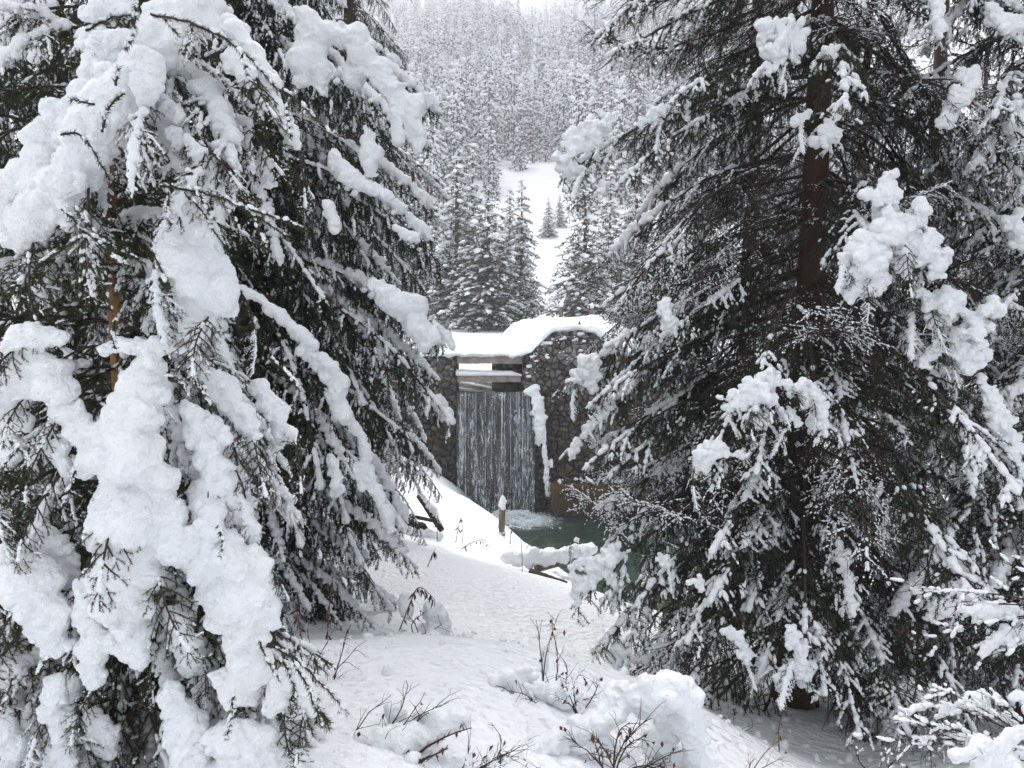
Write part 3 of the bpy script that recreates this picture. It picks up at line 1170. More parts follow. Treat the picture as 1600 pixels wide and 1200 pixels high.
def make_branch(seed, L=2.0, a0=5, sag=0.9, sec_len=0.42, sec_step=0.055, sec_sag=1.9, ter_len=0.10, ter_step=0.045, ter_sag=1.6,
                needle=(0.022, 0.0036, 520), nstart=0.05, bark=None, ndl=None, cover=0.5, br=(0.020, 0.014, 0.010), pad=None,
                stem=0.014, curl=0.0, start=0.10, name='spruce', step=0.02, yaw=52):
    rg = np.random.default_rng(seed)
    main = curve(rg, (0, 0, 0), (math.cos(R(a0)), 0, math.sin(R(a0))), L, 16, sag, 0.035, curl)
    segs = []      # p0, p1, r0, r1, level, s
    ns = len(main) - 1
    for i in range(ns):
        segs.append((main[i], main[i + 1], stem * (1 - i / ns) + 0.003, stem * (1 - (i + 1) / ns) + 0.003, 0, (i + 0.5) / ns))
    s = start
    side = 1
    pads = []
    while s < 0.985:
        k = s * ns
        i = min(int(k), ns - 1)
        p = main[i] * (1 - (k - i)) + main[i + 1] * (k - i)
        d = main[i + 1] - main[i]
        d = d / np.linalg.norm(d)
        lat = norm(np.cross(d, (0, 0, 1.0)))
        env = min(1.0, 0.35 + s * 1.6) * (1 - s) ** 0.55 * 1.25
        l2 = sec_len * max(env, 0.22) * rg.uniform(0.65, 1.2)
        ya = R(yaw) * rg.uniform(0.75, 1.2)
        d2 = d * math.cos(ya) + lat * side * math.sin(ya) + np.array((0, 0, rg.normal() * 0.18))
        n2 = max(3, int(l2 / 0.06))
        sec = curve(rg, p, d2, l2, n2, sec_sag * (0.7 + 0.6 * rg.random()), 0.07)
        for j in range(n2):
            segs.append((sec[j], sec[j + 1], 0.0042 * (1 - j / n2) + 0.0015, 0.0042 * (1 - (j + 1) / n2) + 0.0015, 1, s + 0.1 * j / n2))
        if pad and pad[0] < s < pad[1]:
            m_ = max(2, int(n2 * pad[3]))
            for j in range(m_):
                pads.append((sec[j], 1 - 0.5 * j / m_))
            pads.append((p, 1.25))
        # third order
        q = 0.12 + 0.1 * rg.random()
        sd = 1
        while q < 0.97:
            kk = q * n2
            j = min(int(kk), n2 - 1)
            pp = sec[j] * (1 - (kk - j)) + sec[j + 1] * (kk - j)
            dd = norm(sec[j + 1] - sec[j])
            lt = norm(np.cross(dd, rg.normal(size=3) * 0.5 + np.array((0, 0, 1.0))))
            d3 = dd * 0.65 + lt * sd * 0.75 + np.array((0, 0, rg.normal() * 0.2))
            l3 = ter_len * (1 - 0.5 * q) * rg.uniform(0.6, 1.3)
            t3 = curve(rg, pp, norm(d3), l3, 3, ter_sag, 0.08)
            for m_ in range(3):
                segs.append((t3[m_], t3[m_ + 1], 0.0018, 0.0014, 2, s + 0.1 * q))
            q += ter_step / l2 * rg.uniform(0.7, 1.3)
            sd = -sd
        s += sec_step / L * rg.uniform(0.6, 1.4)
        side = -side
    P0 = np.array([a[0] for a in segs])
    P1 = np.array([a[1] for a in segs])
    R0 = np.array([a[2] for a in segs])
    R1_ = np.array([a[3] for a in segs])
    LV = np.array([a[4] for a in segs])
    SS = np.array([a[5] for a in segs])
    g = Geo()
    for lv, nn in ((0, 6), (1, 4), (2, 3)):
        m_ = LV == lv
        tubes(g, P0[m_], P1[m_], R0[m_], R1_[m_], nn, 0)
    if needle:
        nl, nw, dens = needle
        mk = (SS + rg.normal(size=len(SS)) * 0.06 > nstart) & ((LV > 0) | (SS > max(nstart, 0.55)))
        needles(g, rg, P0[mk], P1[mk], dens, nl, nw, 1)
    me = g.mesh(name + '_branch', [bark or M_TWIG, ndl or M_NEEDLE])
    # snow
    gs = Geo()
    Dn = norm(P1 - P0)
    Ls = np.linalg.norm(P1 - P0, axis=1)
    cnt = np.floor(Ls / step + rg.random(len(Ls))).astype(int)
    idx = np.repeat(np.arange(len(Ls)), cnt)
    t = rg.random(len(idx))[:, None]
    C = P0[idx] * (1 - t) + P1[idx] * t
    h = np.sqrt(1 - Dn[idx, 2] ** 2)
    nz = fbm(C * 5.0 + seed * 7.3, 3, seed)
    keep = nz * 0.5 + 0.5 + (h - 0.55) * 0.5 + (SS[idx] - 0.62) * 0.55 > 1 - cover + rg.normal(size=len(idx)) * 0.08
    idx, C, h, nz = idx[keep], C[keep], h[keep], nz[keep]
    rad = np.array(br)[LV[idx]] * (0.7 + 0.45 * SS[idx].clip(0, 1)) * (0.45 + 0.5 * h + 0.35 * nz.clip(-0.5, 1)) * rg.uniform(0.6, 1.3, len(idx))
    C = C + np.stack([rg.normal(size=len(idx)) * 0.002, rg.normal(size=len(idx)) * 0.002, rad * 0.6 + 0.002], 1)
    blobs(gs, rg, C, rad, Dn[idx], 1.7, 0, 1, 0.17)
    smooth_pad = None
    if pad and pads:
        pc = np.array([a[0] for a in pads])
        pw = np.array([a[1] for a in pads])
        rr = pad[2] * pw * rg.uniform(0.55, 1.1, len(pw))
        pc = pc + np.stack([rg.normal(size=len(pw)) * pad[2] * 0.25, rg.normal(size=len(pw)) * pad[2] * 0.25, rr * 0.6], 1)
        vx = max(0.011, pad[2] * 0.27)
        rm = remesh(pc, rr, vx, M_SNOW, 'pad', ((25, 0.006), (60, 0.003)), seed=seed)
        n = len(rm.vertices)
        V = np.zeros(n * 3, dtype=np.float32)
        rm.vertices.foreach_get('co', V)
        rm.calc_loop_triangles()
        T = np.zeros(len(rm.loop_triangles) * 3, dtype=np.int32)
        rm.loop_triangles.foreach_get('vertices', T)
        gs.add(V.reshape(-1, 3), T.reshape(-1, 3), 0)
        bpy.data.meshes.remove(rm)
    sn = gs.mesh(name + '_snow', [M_SNOW])
    return dict(mesh=me, snow=sn, tip=main[-1], L=L)


# hanging, comb-like branches of the old trees
CURT = [make_branch(11, 2.0, 2, 0.75, 0.62, 0.075, 3.0, 0.11, 0.055, 2.2, cover=0.42, needle=(0.026, 0.0040, 560)),
        make_branch(12, 2.0, -4, 0.9, 0.55, 0.075, 2.6, 0.11, 0.055, 2.2, cover=0.46, needle=(0.026, 0.0040, 560)),
        make_branch(13, 2.0, 6, 1.1, 0.60, 0.075, 2.8, 0.10, 0.055, 2.0, cover=0.44, needle=(0.026, 0.0040, 560), pad=(0.5, 0.98, 0.045, 0.45)),
        make_branch(14, 2.0, 0, 1.0, 0.50, 0.075, 2.2, 0.12, 0.055, 2.0, cover=0.50, needle=(0.026, 0.0040, 560), pad=(0.3, 0.9, 0.036, 0.35))]
# needles only at the outer half, bare and dusty inside
HALF = [make_branch(21, 2.0, 0, 0.8, 0.50, 0.06, 1.3, 0.12, 0.048, 1.0, cover=0.24, nstart=0.40),
        make_branch(22, 2.0, -8, 0.6, 0.52, 0.06, 1.6, 0.12, 0.048, 1.2, cover=0.26, nstart=0.3),
        make_branch(23, 2.0, 6, 0.9, 0.48, 0.06, 1.2, 0.12, 0.048, 1.3, cover=0.26, nstart=0.5),
        make_branch(24, 2.0, 2, 1.1, 0.46, 0.06, 1.5, 0.12, 0.048, 1.4, cover=0.36, nstart=0.3, pad=(0.68, 0.99, 0.036, 0.7))]
BARE = [make_branch(31, 2.0, -2, 0.7, 0.62, 0.045, 0.7, 0.17, 0.031, 0.5, needle=None, cover=0.30, br=(0.011, 0.006, 0.0042), stem=0.011),
        make_branch(32, 2.0, -10, 0.5, 0.58, 0.045, 0.9, 0.17, 0.031, 0.6, needle=None, cover=0.32, br=(0.011, 0.006, 0.0042), stem=0.011, curl=0.2),
        make_branch(33, 2.0, -14, 0.3, 0.66, 0.045, 0.5, 0.18, 0.031, 0.4, needle=None, cover=0.24, br=(0.010, 0.0055, 0.004), stem=0.010, curl=0.35)]
# close to the camera: finer needles, full foliage
NK = dict(needle=(0.0175, 0.0019, 1100), ndl=M_NEEDLE_NEAR, step=0.009, stem=0.007)
NEAR = [make_branch(41, 0.9, 8, 0.9, 0.26, 0.045, 1.0, 0.085, 0.04, 0.8, cover=0.26, br=(0.015, 0.0095, 0.0058), **NK),
        make_branch(42, 0.9, 0, 1.2, 0.27, 0.045, 1.2, 0.09, 0.04, 0.9, cover=0.36, br=(0.015, 0.0095, 0.0058), **NK),
        make_branch(43, 0.9, 5, 1.3, 0.24, 0.045, 1.1, 0.08, 0.04, 0.9, cover=0.42, br=(0.015, 0.0095, 0.0058), pad=(0.25, 0.92, 0.026, 0.6), **NK),
        make_branch(44, 0.9, 12, 1.1, 0.25, 0.045, 0.9, 0.08, 0.04, 0.8, cover=0.5, br=(0.015, 0.0095, 0.0058), pad=(0.15, 0.97, 0.034, 0.75), **NK)]


def add_branch(tree, pr, pos, yaw, pitch, scale, roll=0.0, name='branch'):
    o = link(name, pr['mesh'], tree, pos, (roll, -pitch, yaw), scale)
    tag(link('snow', pr['snow'], o), kind='stuff')
    return o


def trunk_mesh(H, r0, r1, mat, seed=0, lean=(0, 0)):
    n, m = 26, 14
    g = Geo()
    rows = []
    for i in range(n + 1):
        t = i / n
        r = r0 * (1 - t) + r1 * t
        flare = 1 + 0.5 * math.exp(-t * H / 0.25)
        a = np.arange(m) * 2 * math.pi / m
        pp = np.stack([np.cos(a) * r * flare + lean[0] * t, np.sin(a) * r * flare + lean[1] * t, np.full(m, H * t)], 1)
        pp[:, :2] += (fbm(pp * np.array([9, 9, 2.2]), 2, seed) * r * 0.1)[:, None]
        rows.append(pp)
    V = np.concatenate(rows)
    T = []
    for i in range(n):
        for k in range(m):
            a, b_ = i * m + k, i * m + (k + 1) % m
            T += [(a, b_, b_ + m), (a, b_ + m, a + m)]
    g.add(V, np.array(T), 0)
    return g.mesh('trunk', [mat])


def spruce(label, px, d, zb, H, prof, n, protos, r0=0.13, bark=None, seed=0, zlo=0.3, zhi=None, face=1.0, win=None, group=None, pitch=(0.12, -0.25),
           jit=0.14, weights=None, facecone=0.8, ymin=None, pxmin=None, pxmax=None):
    """prof(h) gives crown radius at height h above the base; face<1 thins the side turned to the camera"""
    rg = np.random.default_rng(seed)
    x = P(px, 600, d)[0]
    t = thing('spruce_tree', label, 'spruce tree', (x, d, zb), group)
    link('trunk', trunk_mesh(H, r0, 0.02, bark or M_BARK, seed), t)
    zhi = zhi or H * 0.97
    az = rg.random() * 6.28
    k = 0
    tries = 0
    while k < n and tries < n * 4:
        tries += 1
        h = zlo + (zhi - zlo) * ((k + rg.random()) / n)
        az += 2.399963 + rg.normal() * 0.25
        tocam = math.cos(az - (math.atan2(-d, -x)))
        fc = face if (win is None or win[0] < h < win[1]) else 0.85
        if tocam > facecone and rg.random() > fc:
            k += 0.35
            continue
        rad = prof(h)
        if rad < 0.06:
            k += 1
            continue
        pr = protos[rg.choice(len(protos), p=weights)]
        if win is not None and tocam > facecone and win[0] < h < win[1]:
            pr = BARE[rg.integers(0, 3)]
        f = h / H
        pit = pitch[1] * (1 - f) + pitch[0] * f + rg.normal() * jit
        sc = rad / max(pr['tip'][0], 0.3) * rg.uniform(0.72, 1.08)
        for lim, sg in ((pxmin, 1), (pxmax, -1)):
            if lim is None:
                continue
            if sg > 0 and P(0, 850, d)[2] - 0.1 < zb + h - 0.5 < P(0, 640, d)[2]:
                lim = lim + 40
            for _ in range(12):
                tx_, ty_ = x + math.cos(az) * sc * pr['tip'][0], d + math.sin(az) * sc * pr['tip'][0]
                if sg * (800 + F_PX * tx_ / ty_ * 0.99 - lim) > 0:
                    break
                sc *= 0.92
        if ymin is not None and d + math.sin(az) * rad < ymin:
            sc *= max(0.25, (d - ymin) / max(abs(math.sin(az)) * rad, 0.01))
        add_branch(t, pr, (0, 0, h), az % 6.2832, pit, sc, rg.normal() * 0.12)
        k += 1
    return t


def aim(tree, pr, target, scale_up=1.0, side=0.0, roll=0.0, hmin=0.1):
    """a branch that starts on the trunk axis and ends at a world point"""
    b0 = np.array(tree.location[:])
    v = np.array(target) - b0
    Dh = math.hypot(v[0], v[1])
    sc = Dh / pr['tip'][0] * scale_up
    h = v[2] - pr['tip'][2] * sc
    yaw = math.atan2(v[1], v[0])
    return add_branch(tree, pr, (0, 0, max(h, hmin)), yaw, 0, sc, roll)


def sprays(tree, polys, n, size=0.34, seed=0, protos=None):
    """short laden side branches hanging round the snow masses"""
    rg = np.random.default_rng(seed)
    b0 = np.array(tree.location[:])
    for poly in polys:
        w_ = [P(q[0], q[1], q[2]) for q in poly]
        rr = max(q[3] * q[2] / F_PX for q in poly)
        a_, b_ = w_[0], w_[-1]
        k = max(1, int(n * (0.6 + rr * 10)))
        for _ in range(k):
            t = rg.random()
            p = a_ * (1 - t) + b_ * t + rg.normal(size=3) * rr * 0.5 + np.array((0, 0.05, rr * 0.2))
            out = p - b0
            yaw = math.atan2(out[1], out[0]) + rg.normal() * 0.6
            pr = (protos or NEAR)[rg.choice(4, p=[0.25, 0.25, 0.25, 0.25])]
            add_branch(tree, pr, p - b0, yaw, rg.uniform(-1.1, -0.25), size * rg.uniform(0.7, 1.3) * (0.8 + rr * 3), rg.normal() * 0.3, 'side_branch')


def prof_px(d, pts):
    """crown radius (m) against height from (world z, radius) pairs"""
    zz = np.array([p[0] for p in pts])
    rr = np.array([p[1] for p in pts])
    o = np.argsort(zz)
    return lambda z: float(np.interp(z, zz[o], rr[o]))


def gz(x, y):
    return float(hground(np.array([[x]]), np.array([[y]]))[0, 0])


# ---- left: the nearest young spruce, heavily laden
xL1 = P(186, 600, 2.9)[0]
zb = gz(xL1, 2.9) - 0.05
L1 = spruce('snow smothered young spruce nearest the camera with a thin tan trunk at the left edge', 186, 2.9, zb, EYE + 2.1 - zb,
            lambda h: float(np.interp(h, [0, 0.3, 1.0, 2.0, 3.0, 4.2], [0.72, 0.78, 0.70, 0.56, 0.44, 0.1])),
            170, NEAR, r0=0.030, bark=M_BARKTAN, seed=51, zlo=0.1, pitch=(0.15, -0.1), weights=[0.3, 0.3, 0.2, 0.2], jit=0.2, face=0.35, facecone=0.75)
a = lambda *q: tuple(q)
d1 = 2.45
L1M = [
    [a(325, 15, d1, 42), a(255, 55, d1, 46), a(190, 100, d1, 46), a(150, 160, d1, 48), a(100, 215, d1, 52), a(60, 275, d1, 52), a(15, 330, d1, 55)],
    [a(205, 125, d1 - .1, 42), a(160, 200, d1 - .1, 48), a(120, 260, d1 - .1, 42), a(75, 320, d1 - .05, 42), a(30, 380, d1, 32)],
    [a(95, 280, d1 - .15, 30), a(118, 285, d1 - .15, 22)],
    [a(138, 22, d1, 16), a(168, 10, d1, 20), a(198, 12, d1, 15)],
    [a(230, 105, d1 - .2, 26), a(228, 140, d1 - .2, 22), a(232, 160, d1 - .2, 12)],
    [a(300, 22, d1, 26), a(340, 45, d1, 14)],
    [a(358, 85, d1, 18), a(380, 118, d1, 17), a(388, 128, d1, 12)],
]
snow_mass('snow', L1, L1M, 0.0062, 11, jit=0.24, nod=4, sm=8, dens=0.3)
L1N = [
    [a(246, 150, d1, 12), a(270, 175, d1, 15), a(290, 205, d1, 12)],
    [a(288, 218, d1 - .1, 12), a(308, 240, d1 - .1, 13), a(335, 285, d1 - .1, 12), a(352, 300, d1 - .1, 8)],
    [a(268, 205, d1 - .05, 15), a(280, 225, d1 - .05, 10)],
    [a(285, 320, d1 - .1, 26), a(300, 350, d1 - .1, 44), a(305, 400, d1 - .1, 56), a(318, 440, d1 - .1, 48), a(308, 480, d1 - .1, 34), a(304, 520, d1 - .1, 26), a(302, 555, d1 - .1, 13)],
    [a(345, 420, d1 - .1, 22), a(362, 470, d1 - .1, 9), a(365, 492, d1 - .1, 5)],
    [a(255, 380, d1 - .1, 14), a(262, 430, d1 - .1, 16)],
    [a(345, 190, d1, 14), a(352, 240, d1, 9)],
    [a(380, 190, d1 + .2, 16), a(384, 225, d1 + .2, 11)], [a(410, 235, d1 + .2, 14), a(420, 290, d1 + .2, 13)], [a(440, 185, d1 + .2, 14), a(462, 225, d1 + .2, 12)],
]
snow_mass('snow', L1, L1N, 0.006, 12, jit=0.24, nod=4, sm=8, dens=0.3)
d2 = 2.3
L1B = [
    [a(160, 545, d2, 12), a(205, 540, d2, 14), a(255, 545, d2, 15), a(280, 545, d2, 10)],
    [a(225, 580, d2, 32), a(215, 630, d2, 50), a(200, 690, d2, 62), a(205, 745, d2, 70), a(215, 800, d2, 72), a(200, 860, d2, 62), a(165, 900, d2, 40)],
    [a(150, 700, d2, 24), a(110, 640, d2, 30), a(90, 620, d2, 26)],
    [a(140, 900, d2, 22), a(135, 960, d2, 22), a(140, 1020, d2, 22), a(143, 1068, d2, 17)],
    [a(210, 880, d2, 60), a(190, 940, d2, 40), a(215, 990, d2, 26), a(222, 1035, d2, 15)],
    [a(180, 1000, d2, 20), a(190, 1012, d2, 16)],
    [a(262, 830, d2, 42), a(300, 860, d2, 40), a(345, 900, d2, 46), a(385, 945, d2, 44), a(420, 965, d2, 25)],
    [a(330, 840, d2 + .05, 42), a(390, 880, d2 + .05, 40), a(415, 930, d2 + .05, 30)],
    [a(375, 980, d2, 42), a(385, 1040, d2, 38), a(370, 1085, d2, 30), a(350, 1060, d2, 22)],
    [a(300, 650, d2 + .1, 22), a(325, 700, d2 + .1, 26), a(345, 760, d2 + .1, 20), a(320, 780, d2 + .1, 28), a(330, 830, d2, 26)],
    [a(270, 960, d2 + .1, 20), a(295, 1010, d2 + .1, 22), a(300, 1050, d2 + .1, 12)],
    [a(272, 1080, d2, 22), a(285, 1130, d2, 30), a(300, 1180, d2, 38), a(310, 1230, d2, 40)],
]
snow_mass('snow', L1, L1B, 0.0062, 13, jit=0.24, nod=4, sm=8, dens=0.3)
L1C = [
    [a(20, 530, d2, 26), a(60, 525, d2, 22), a(100, 525, d2, 13)],
    [a(45, 560, d2, 28), a(80, 590, d2, 34), a(30, 600, d2, 32), a(10, 650, d2, 26), a(40, 660, d2, 14)],
    [a(15, 690, d2, 20), a(5, 720, d2, 18)], [a(95, 690, d2, 20), a(100, 730, d2, 14)],
    [a(70, 830, d2 + .1, 24), a(100, 870, d2 + .1, 22), a(110, 910, d2 + .1, 14)],
    [a(15, 870, d2, 36), a(55, 900, d2, 44), a(80, 950, d2, 38), a(85, 1005, d2, 22), a(25, 930, d2, 30)],
    [a(85, 1065, d2, 18), a(88, 1110, d2, 24), a(92, 1150, d2, 17), a(100, 1190, d2, 22), a(80, 1200, d2, 30)],
    [a(0, 1130, d2, 20), a(18, 1170, d2, 24), a(15, 1200, d2, 16)],
    [a(150, 1120, d2 + .1, 20), a(165, 1160, d2 + .1, 22), a(140, 1190, d2 + .1, 18)],
    [a(330, 1160, d2, 22), a(390, 1150, d2, 40), a(430, 1190, d2, 40), a(370, 1200, d2, 40), a(470, 1210, d2, 30)],
    [a(440, 1060, d2, 18), a(425, 1100, d2, 24)], [a(465, 1035, d2, 10), a(480, 1080, d2, 14), a(478, 1110, d2, 10)],
    [a(400, 600, d2 + .3, 16), a(430, 640, d2 + .3, 20), a(450, 690, d2 + .3, 14)],
    [a(330, 590, d2 + .2, 18), a(355, 620, d2 + .2, 20), a(388, 665, d2 + .2, 18), a(395, 700, d2 + .2, 11)],
    [a(330, 660, d2 + .1, 16), a(355, 690, d2 + .1, 12)], [a(340, 720, d2 + .1, 14), a(365, 728, d2 + .1, 12)],
    [a(355, 770, d2 + .1, 14), a(385, 800, d2 + .1, 17), a(395, 840, d2 + .1, 12)],
]
snow_mass('snow', L1, L1C, 0.006, 14, jit=0.24, nod=4, sm=8, dens=0.3)
sprays(L1, L1M + L1N, 0.9, 0.36, 6, [NEAR[0], NEAR[1], NEAR[0], NEAR[2]])
sprays(L1, L1B + L1C, 0.9, 0.36, 7, [NEAR[0], NEAR[1], NEAR[0], NEAR[2]])
rgl = np.random.default_rng(5)
for q in [(60, 340), (150, 330), (20, 420), (100, 420), (330, 520), (300, 560), (440, 300), (480, 210), (330, 330), (60, 480), (130, 1050), (220, 1060), (300, 1150),
          (380, 1100), (470, 1060), (540, 1115), (500, 1150), (90, 1020), (10, 760), (60, 740), (440, 1190), (30, 1190), (160, 1190), (240, 1190), (400, 860), (400, 720), (420, 690),
          (430, 830), (240, 1120), (180, 1110), (60, 1100), (340, 1190), (495, 1190), (120, 1150), (200, 1160)]:
    aim(L1, NEAR[rgl.integers(0, 3)], P(q[0], q[1], d2 + 0.12 + rgl.random() * 0.25), roll=rgl.normal() * 0.2)



def sprig(tree, pts, seed, offs=(), rad=0.0035, dust=0.10, nl=0.0165):
    """a green bottle-brush twig through pixel points"""
    rg = np.random.default_rng(seed)
    W = np.array([P(*p) for p in pts])
    m = max(5, len(W) * 4)
    tt = np.linspace(0, len(W) - 1, m)
    i = np.minimum(tt.astype(int), len(W) - 2)
    f = (tt - i)[:, None]
    C = W[i] * (1 - f) + W[i + 1] * f
    for _ in range(2):
        C[1:-1] = C[1:-1] * 0.5 + (C[2:] + C[:-2]) * 0.25
    C = local(C + rg.normal(size=C.shape) * 0.0015, tree)
    g = Geo()
    tubes(g, C[:-1], C[1:], np.linspace(rad, rad * 0.5, m - 1), np.linspace(rad * 0.95, rad * 0.45, m - 1), 5, 0)
    needles(g, rg, C[:-1], C[1:], 1500, nl, 0.0021, 1, fwd=0.9)
    ob = link('twig', g.mesh('twig', [M_TWIG, M_NEEDLE_NEAR]), tree)
    gs = Geo()
    n = int(len(C) * 4)
    k = rg.integers(0, m - 1, n)
    u = rg.random((n, 1))
    keep = rg.random(n) < dust * 6 * 0.5
    c = (C[k] * (1 - u) + C[k + 1] * u)[keep]
    c = c + np.stack([rg.normal(size=len(c)) * 0.003, rg.normal(size=len(c)) * 0.003, 0.004 + rg.random(len(c)) * 0.005], 1)
    blobs(gs, rg, c, rg.uniform(0.0025, 0.0065, len(c)), (C[k + 1] - C[k])[keep], 1.6, 0, 1, 0.2)
    tag(link('snow', gs.mesh('snow', [M_SNOW]), ob), kind='stuff')


ds = 2.12
for k, pl in enumerate([
        [(148, 163), (110, 155)], [(160, 205), (168, 170), (192, 145)], [(181, 132), (184, 105)], [(214, -10), (212, 45), (198, 78)], [(135, 48), (175, 26), (214, 24)], [(205, 60), (196, 80)],
        [(236, 22), (290, 32), (345, 56), (395, 95), (434, 142)], [(300, 36), (296, 62), (286, 85)], [(332, 52), (338, 85), (343, 118)], [(258, 28), (275, 50), (284, 82)], [(372, 78), (384, 96), (388, 120)],
        [(436, 140), (475, 165), (516, 212)], [(448, 168), (452, 192), (454, 216)], [(95, 210), (125, 208), (150, 240), (172, 282)],
        [(130, 368), (95, 392), (58, 415)], [(132, 370), (128, 400), (122, 468)], [(135, 370), (150, 410), (172, 486)], [(135, 366), (170, 385), (228, 412)], [(95, 326), (118, 345), (132, 366)], [(138, 372), (138, 420), (150, 455)], [(150, 376), (180, 405), (205, 418)],
        [(250, 290), (300, 298), (360, 312), (452, 372)], [(288, 300), (312, 325), (350, 386)], [(350, 312), (362, 335), (372, 362)], [(372, 318), (400, 345), (418, 392)], [(390, 326), (430, 340), (478, 360)], [(310, 302), (322, 322), (335, 345)], [(262, 292), (262, 330), (268, 352)],
        [(418, 1005), (470, 1035), (505, 1070), (545, 1117)], [(432, 1015), (452, 1050), (462, 1092)], [(455, 1030), (482, 1075), (504, 1138)], [(405, 1000), (415, 1030), (437, 1062)], [(365, 1085), (362, 1120), (354, 1155)],
        [(15, 690), (42, 712), (50, 750)], [(118, 735), (110, 765), (98, 792)], [(30, 700), (10, 720), (2, 740)], [(300, 590), (320, 612), (332, 640)], [(262, 590), (288, 600), (296, 620)], [(155, 380), (140, 350), (120, 330)], [(20, 1060), (10, 1090), (2, 1110)], [(75, 1030), (62, 1045), (55, 1062)],
        [(340, 820), (348, 850), (345, 870)], [(420, 560), (450, 585), (470, 610)], [(185, 230), (205, 255), (225, 300)], [(215, 190), (235, 230), (242, 262)], [(235, 380), (250, 420), (262, 450)], [(180, 500), (176, 530), (180, 545)]]):
    sprig(L1, [(q[0], q[1], ds + 0.02 * (k % 5)) for q in pl], 300 + k, dust=0.13)

# ---- left: the old spruce with hanging curtains
xL2 = P(370, 600, 7.0)[0]
zb = gz(xL2, 7.0) - 0.1
CW = [0.3, 0.3, 0.2, 0.2]
L2 = spruce('large old spruce with curtains of hanging twigs left of the snowy path', 370, 7.0, zb, 11.5,
            lambda h: float(np.interp(h, [0, 0.6, 2.0, 3.2, 4.4, 5.4, 6.2, 11.5], [1.35, 1.65, 2.0, 2.0, 1.85, 1.6, 1.3, 0.1])),
            272, CURT, r0=0.2, seed=61, pxmax=705, zlo=0.5, zhi=9.0, pitch=(0.05, -0.35), weights=CW, jit=0.12)
dm = 5.6
L2M = [
    [a(470, 15, dm, 22), a(495, 50, dm, 28), a(480, 90, dm, 24), a(470, 125, dm, 16)], [a(505, 100, dm, 18), a(500, 140, dm, 13)],
    [a(525, 45, dm, 24), a(555, 70, dm, 28), a(570, 105, dm, 26), a(545, 110, dm, 18)],
    [a(590, 115, dm, 16), a(615, 145, dm, 20), a(640, 170, dm, 22), a(652, 210, dm, 14), a(655, 240, dm, 7)], [a(615, 175, dm, 15), a(622, 220, dm, 8)],
    [a(575, 205, dm, 10), a(580, 245, dm, 16), a(578, 270, dm, 10)], [a(520, 248, dm, 13), a(545, 275, dm, 13), a(575, 295, dm, 9), a(610, 308, dm, 7)],
    [a(590, 445, dm, 16), a(612, 462, dm, 20), a(640, 485, dm, 24), a(658, 515, dm, 22), a(664, 542, dm, 9)],
    [a(680, 508, dm + .5, 13), a(700, 525, dm + .5, 12), a(706, 545, dm + .5, 6)],
    [a(480, 548, dm, 12), a(510, 565, dm, 16), a(525, 600, dm, 20), a(535, 640, dm, 18), a(545, 665, dm, 12)],
    [a(378, 452, dm, 7), a(410, 470, dm, 8), a(440, 495, dm, 10), a(470, 520, dm, 11), a(490, 550, dm, 12)],
    [a(555, 660, dm, 9), a(572, 710, dm, 10), a(585, 760, dm, 11), a(605, 800, dm, 12), a(612, 830, dm, 8)],
    [a(520, 715, dm, 13), a(530, 760, dm, 12), a(520, 775, dm, 10)], [a(560, 730, dm, 12), a(566, 765, dm, 10)],
    [a(683, 628, dm + .8, 12), a(695, 650, dm + .8, 11), a(702, 660, dm + .8, 7)],
    [a(430, 760, dm, 10), a(445, 790, dm, 12), a(455, 810, dm, 8)], [a(510, 320, dm, 8), a(525, 360, dm, 10)], [a(620, 360, dm, 8), a(650, 372, dm, 9)],
]
snow_mass('snow', L2, L2M, 0.0125, 21, jit=0.28, nod=4)
for q in [(470, 60), (560, 100), (645, 210), (690, 180), (585, 270), (600, 310), (660, 540), (705, 545), (545, 660), (615, 830), (700, 660), (450, 810), (640, 900),
          (600, 960), (530, 980), (560, 900), (630, 860), (480, 960), (640, 720), (680, 600), (690, 420), (680, 330), (600, 1000), (560, 990), (670, 380)]:
    aim(L2, CURT[rgl.integers(0, 4)], P(q[0], q[1], 6.0 + rgl.random() * 1.2), roll=rgl.normal() * 0.1)

# ---- left: a darker spruce behind it, over the fallen wood
xL3 = P(560, 600, 12.0)[0]
zb = gz(xL3, 12.0) - 0.1
L3 = spruce('spruce with fine dark twigs behind the hanging curtains reaching towards the weir', 560, 12.0, zb, 14.0,
            lambda h: float(np.interp(h, [0, 1.4, 3, 5, 7, 8.5, 14], [1.2, 1.6, 1.65, 1.5, 1.3, 0.95, 0.1])),
            210, CURT + HALF[:2], r0=0.2, seed=62, pxmax=712, zlo=1.2, zhi=11.0, pitch=(0.05, -0.3))
# ---- left edge and background fillers
xx = P(-60, 600, 4.6)[0]
L0 = spruce('dark spruce with two thick snow pads at the top left corner', -60, 4.6, gz(xx, 4.6) - 0.1, 9.5,
            lambda h: float(np.interp(h, [0, 3, 6, 9.5], [1.5, 1.3, 0.9, 0.1])), 150, CURT[:2] + HALF[:1], r0=0.14, seed=63, zlo=0.6, zhi=8)
snow_mass('snow', L0, [[a(-10, 5, 3.8, 38), a(10, 40, 3.8, 34), a(12, 70, 3.8, 26)], [a(45, -5, 3.9, 30), a(58, 20, 3.9, 30), a(60, 45, 3.9, 14)],
                       [a(60, 75, 3.8, 12), a(58, 95, 3.8, 10)]], 0.011, 31, nod=6)
xx = P(120, 600, 8.6)[0]
L4 = spruce('shaded spruce behind the trunk of the nearest young spruce', 120, 8.6, gz(xx, 8.6) - 0.1, 12, lambda h: float(np.interp(h, [0, 4, 8, 12], [1.9, 1.8, 1.2, 0.1])),
            150, CURT[:2] + HALF[:2], r0=0.17, seed=64, zlo=0.8, zhi=10)
xx = P(330, 600, 13)[0]
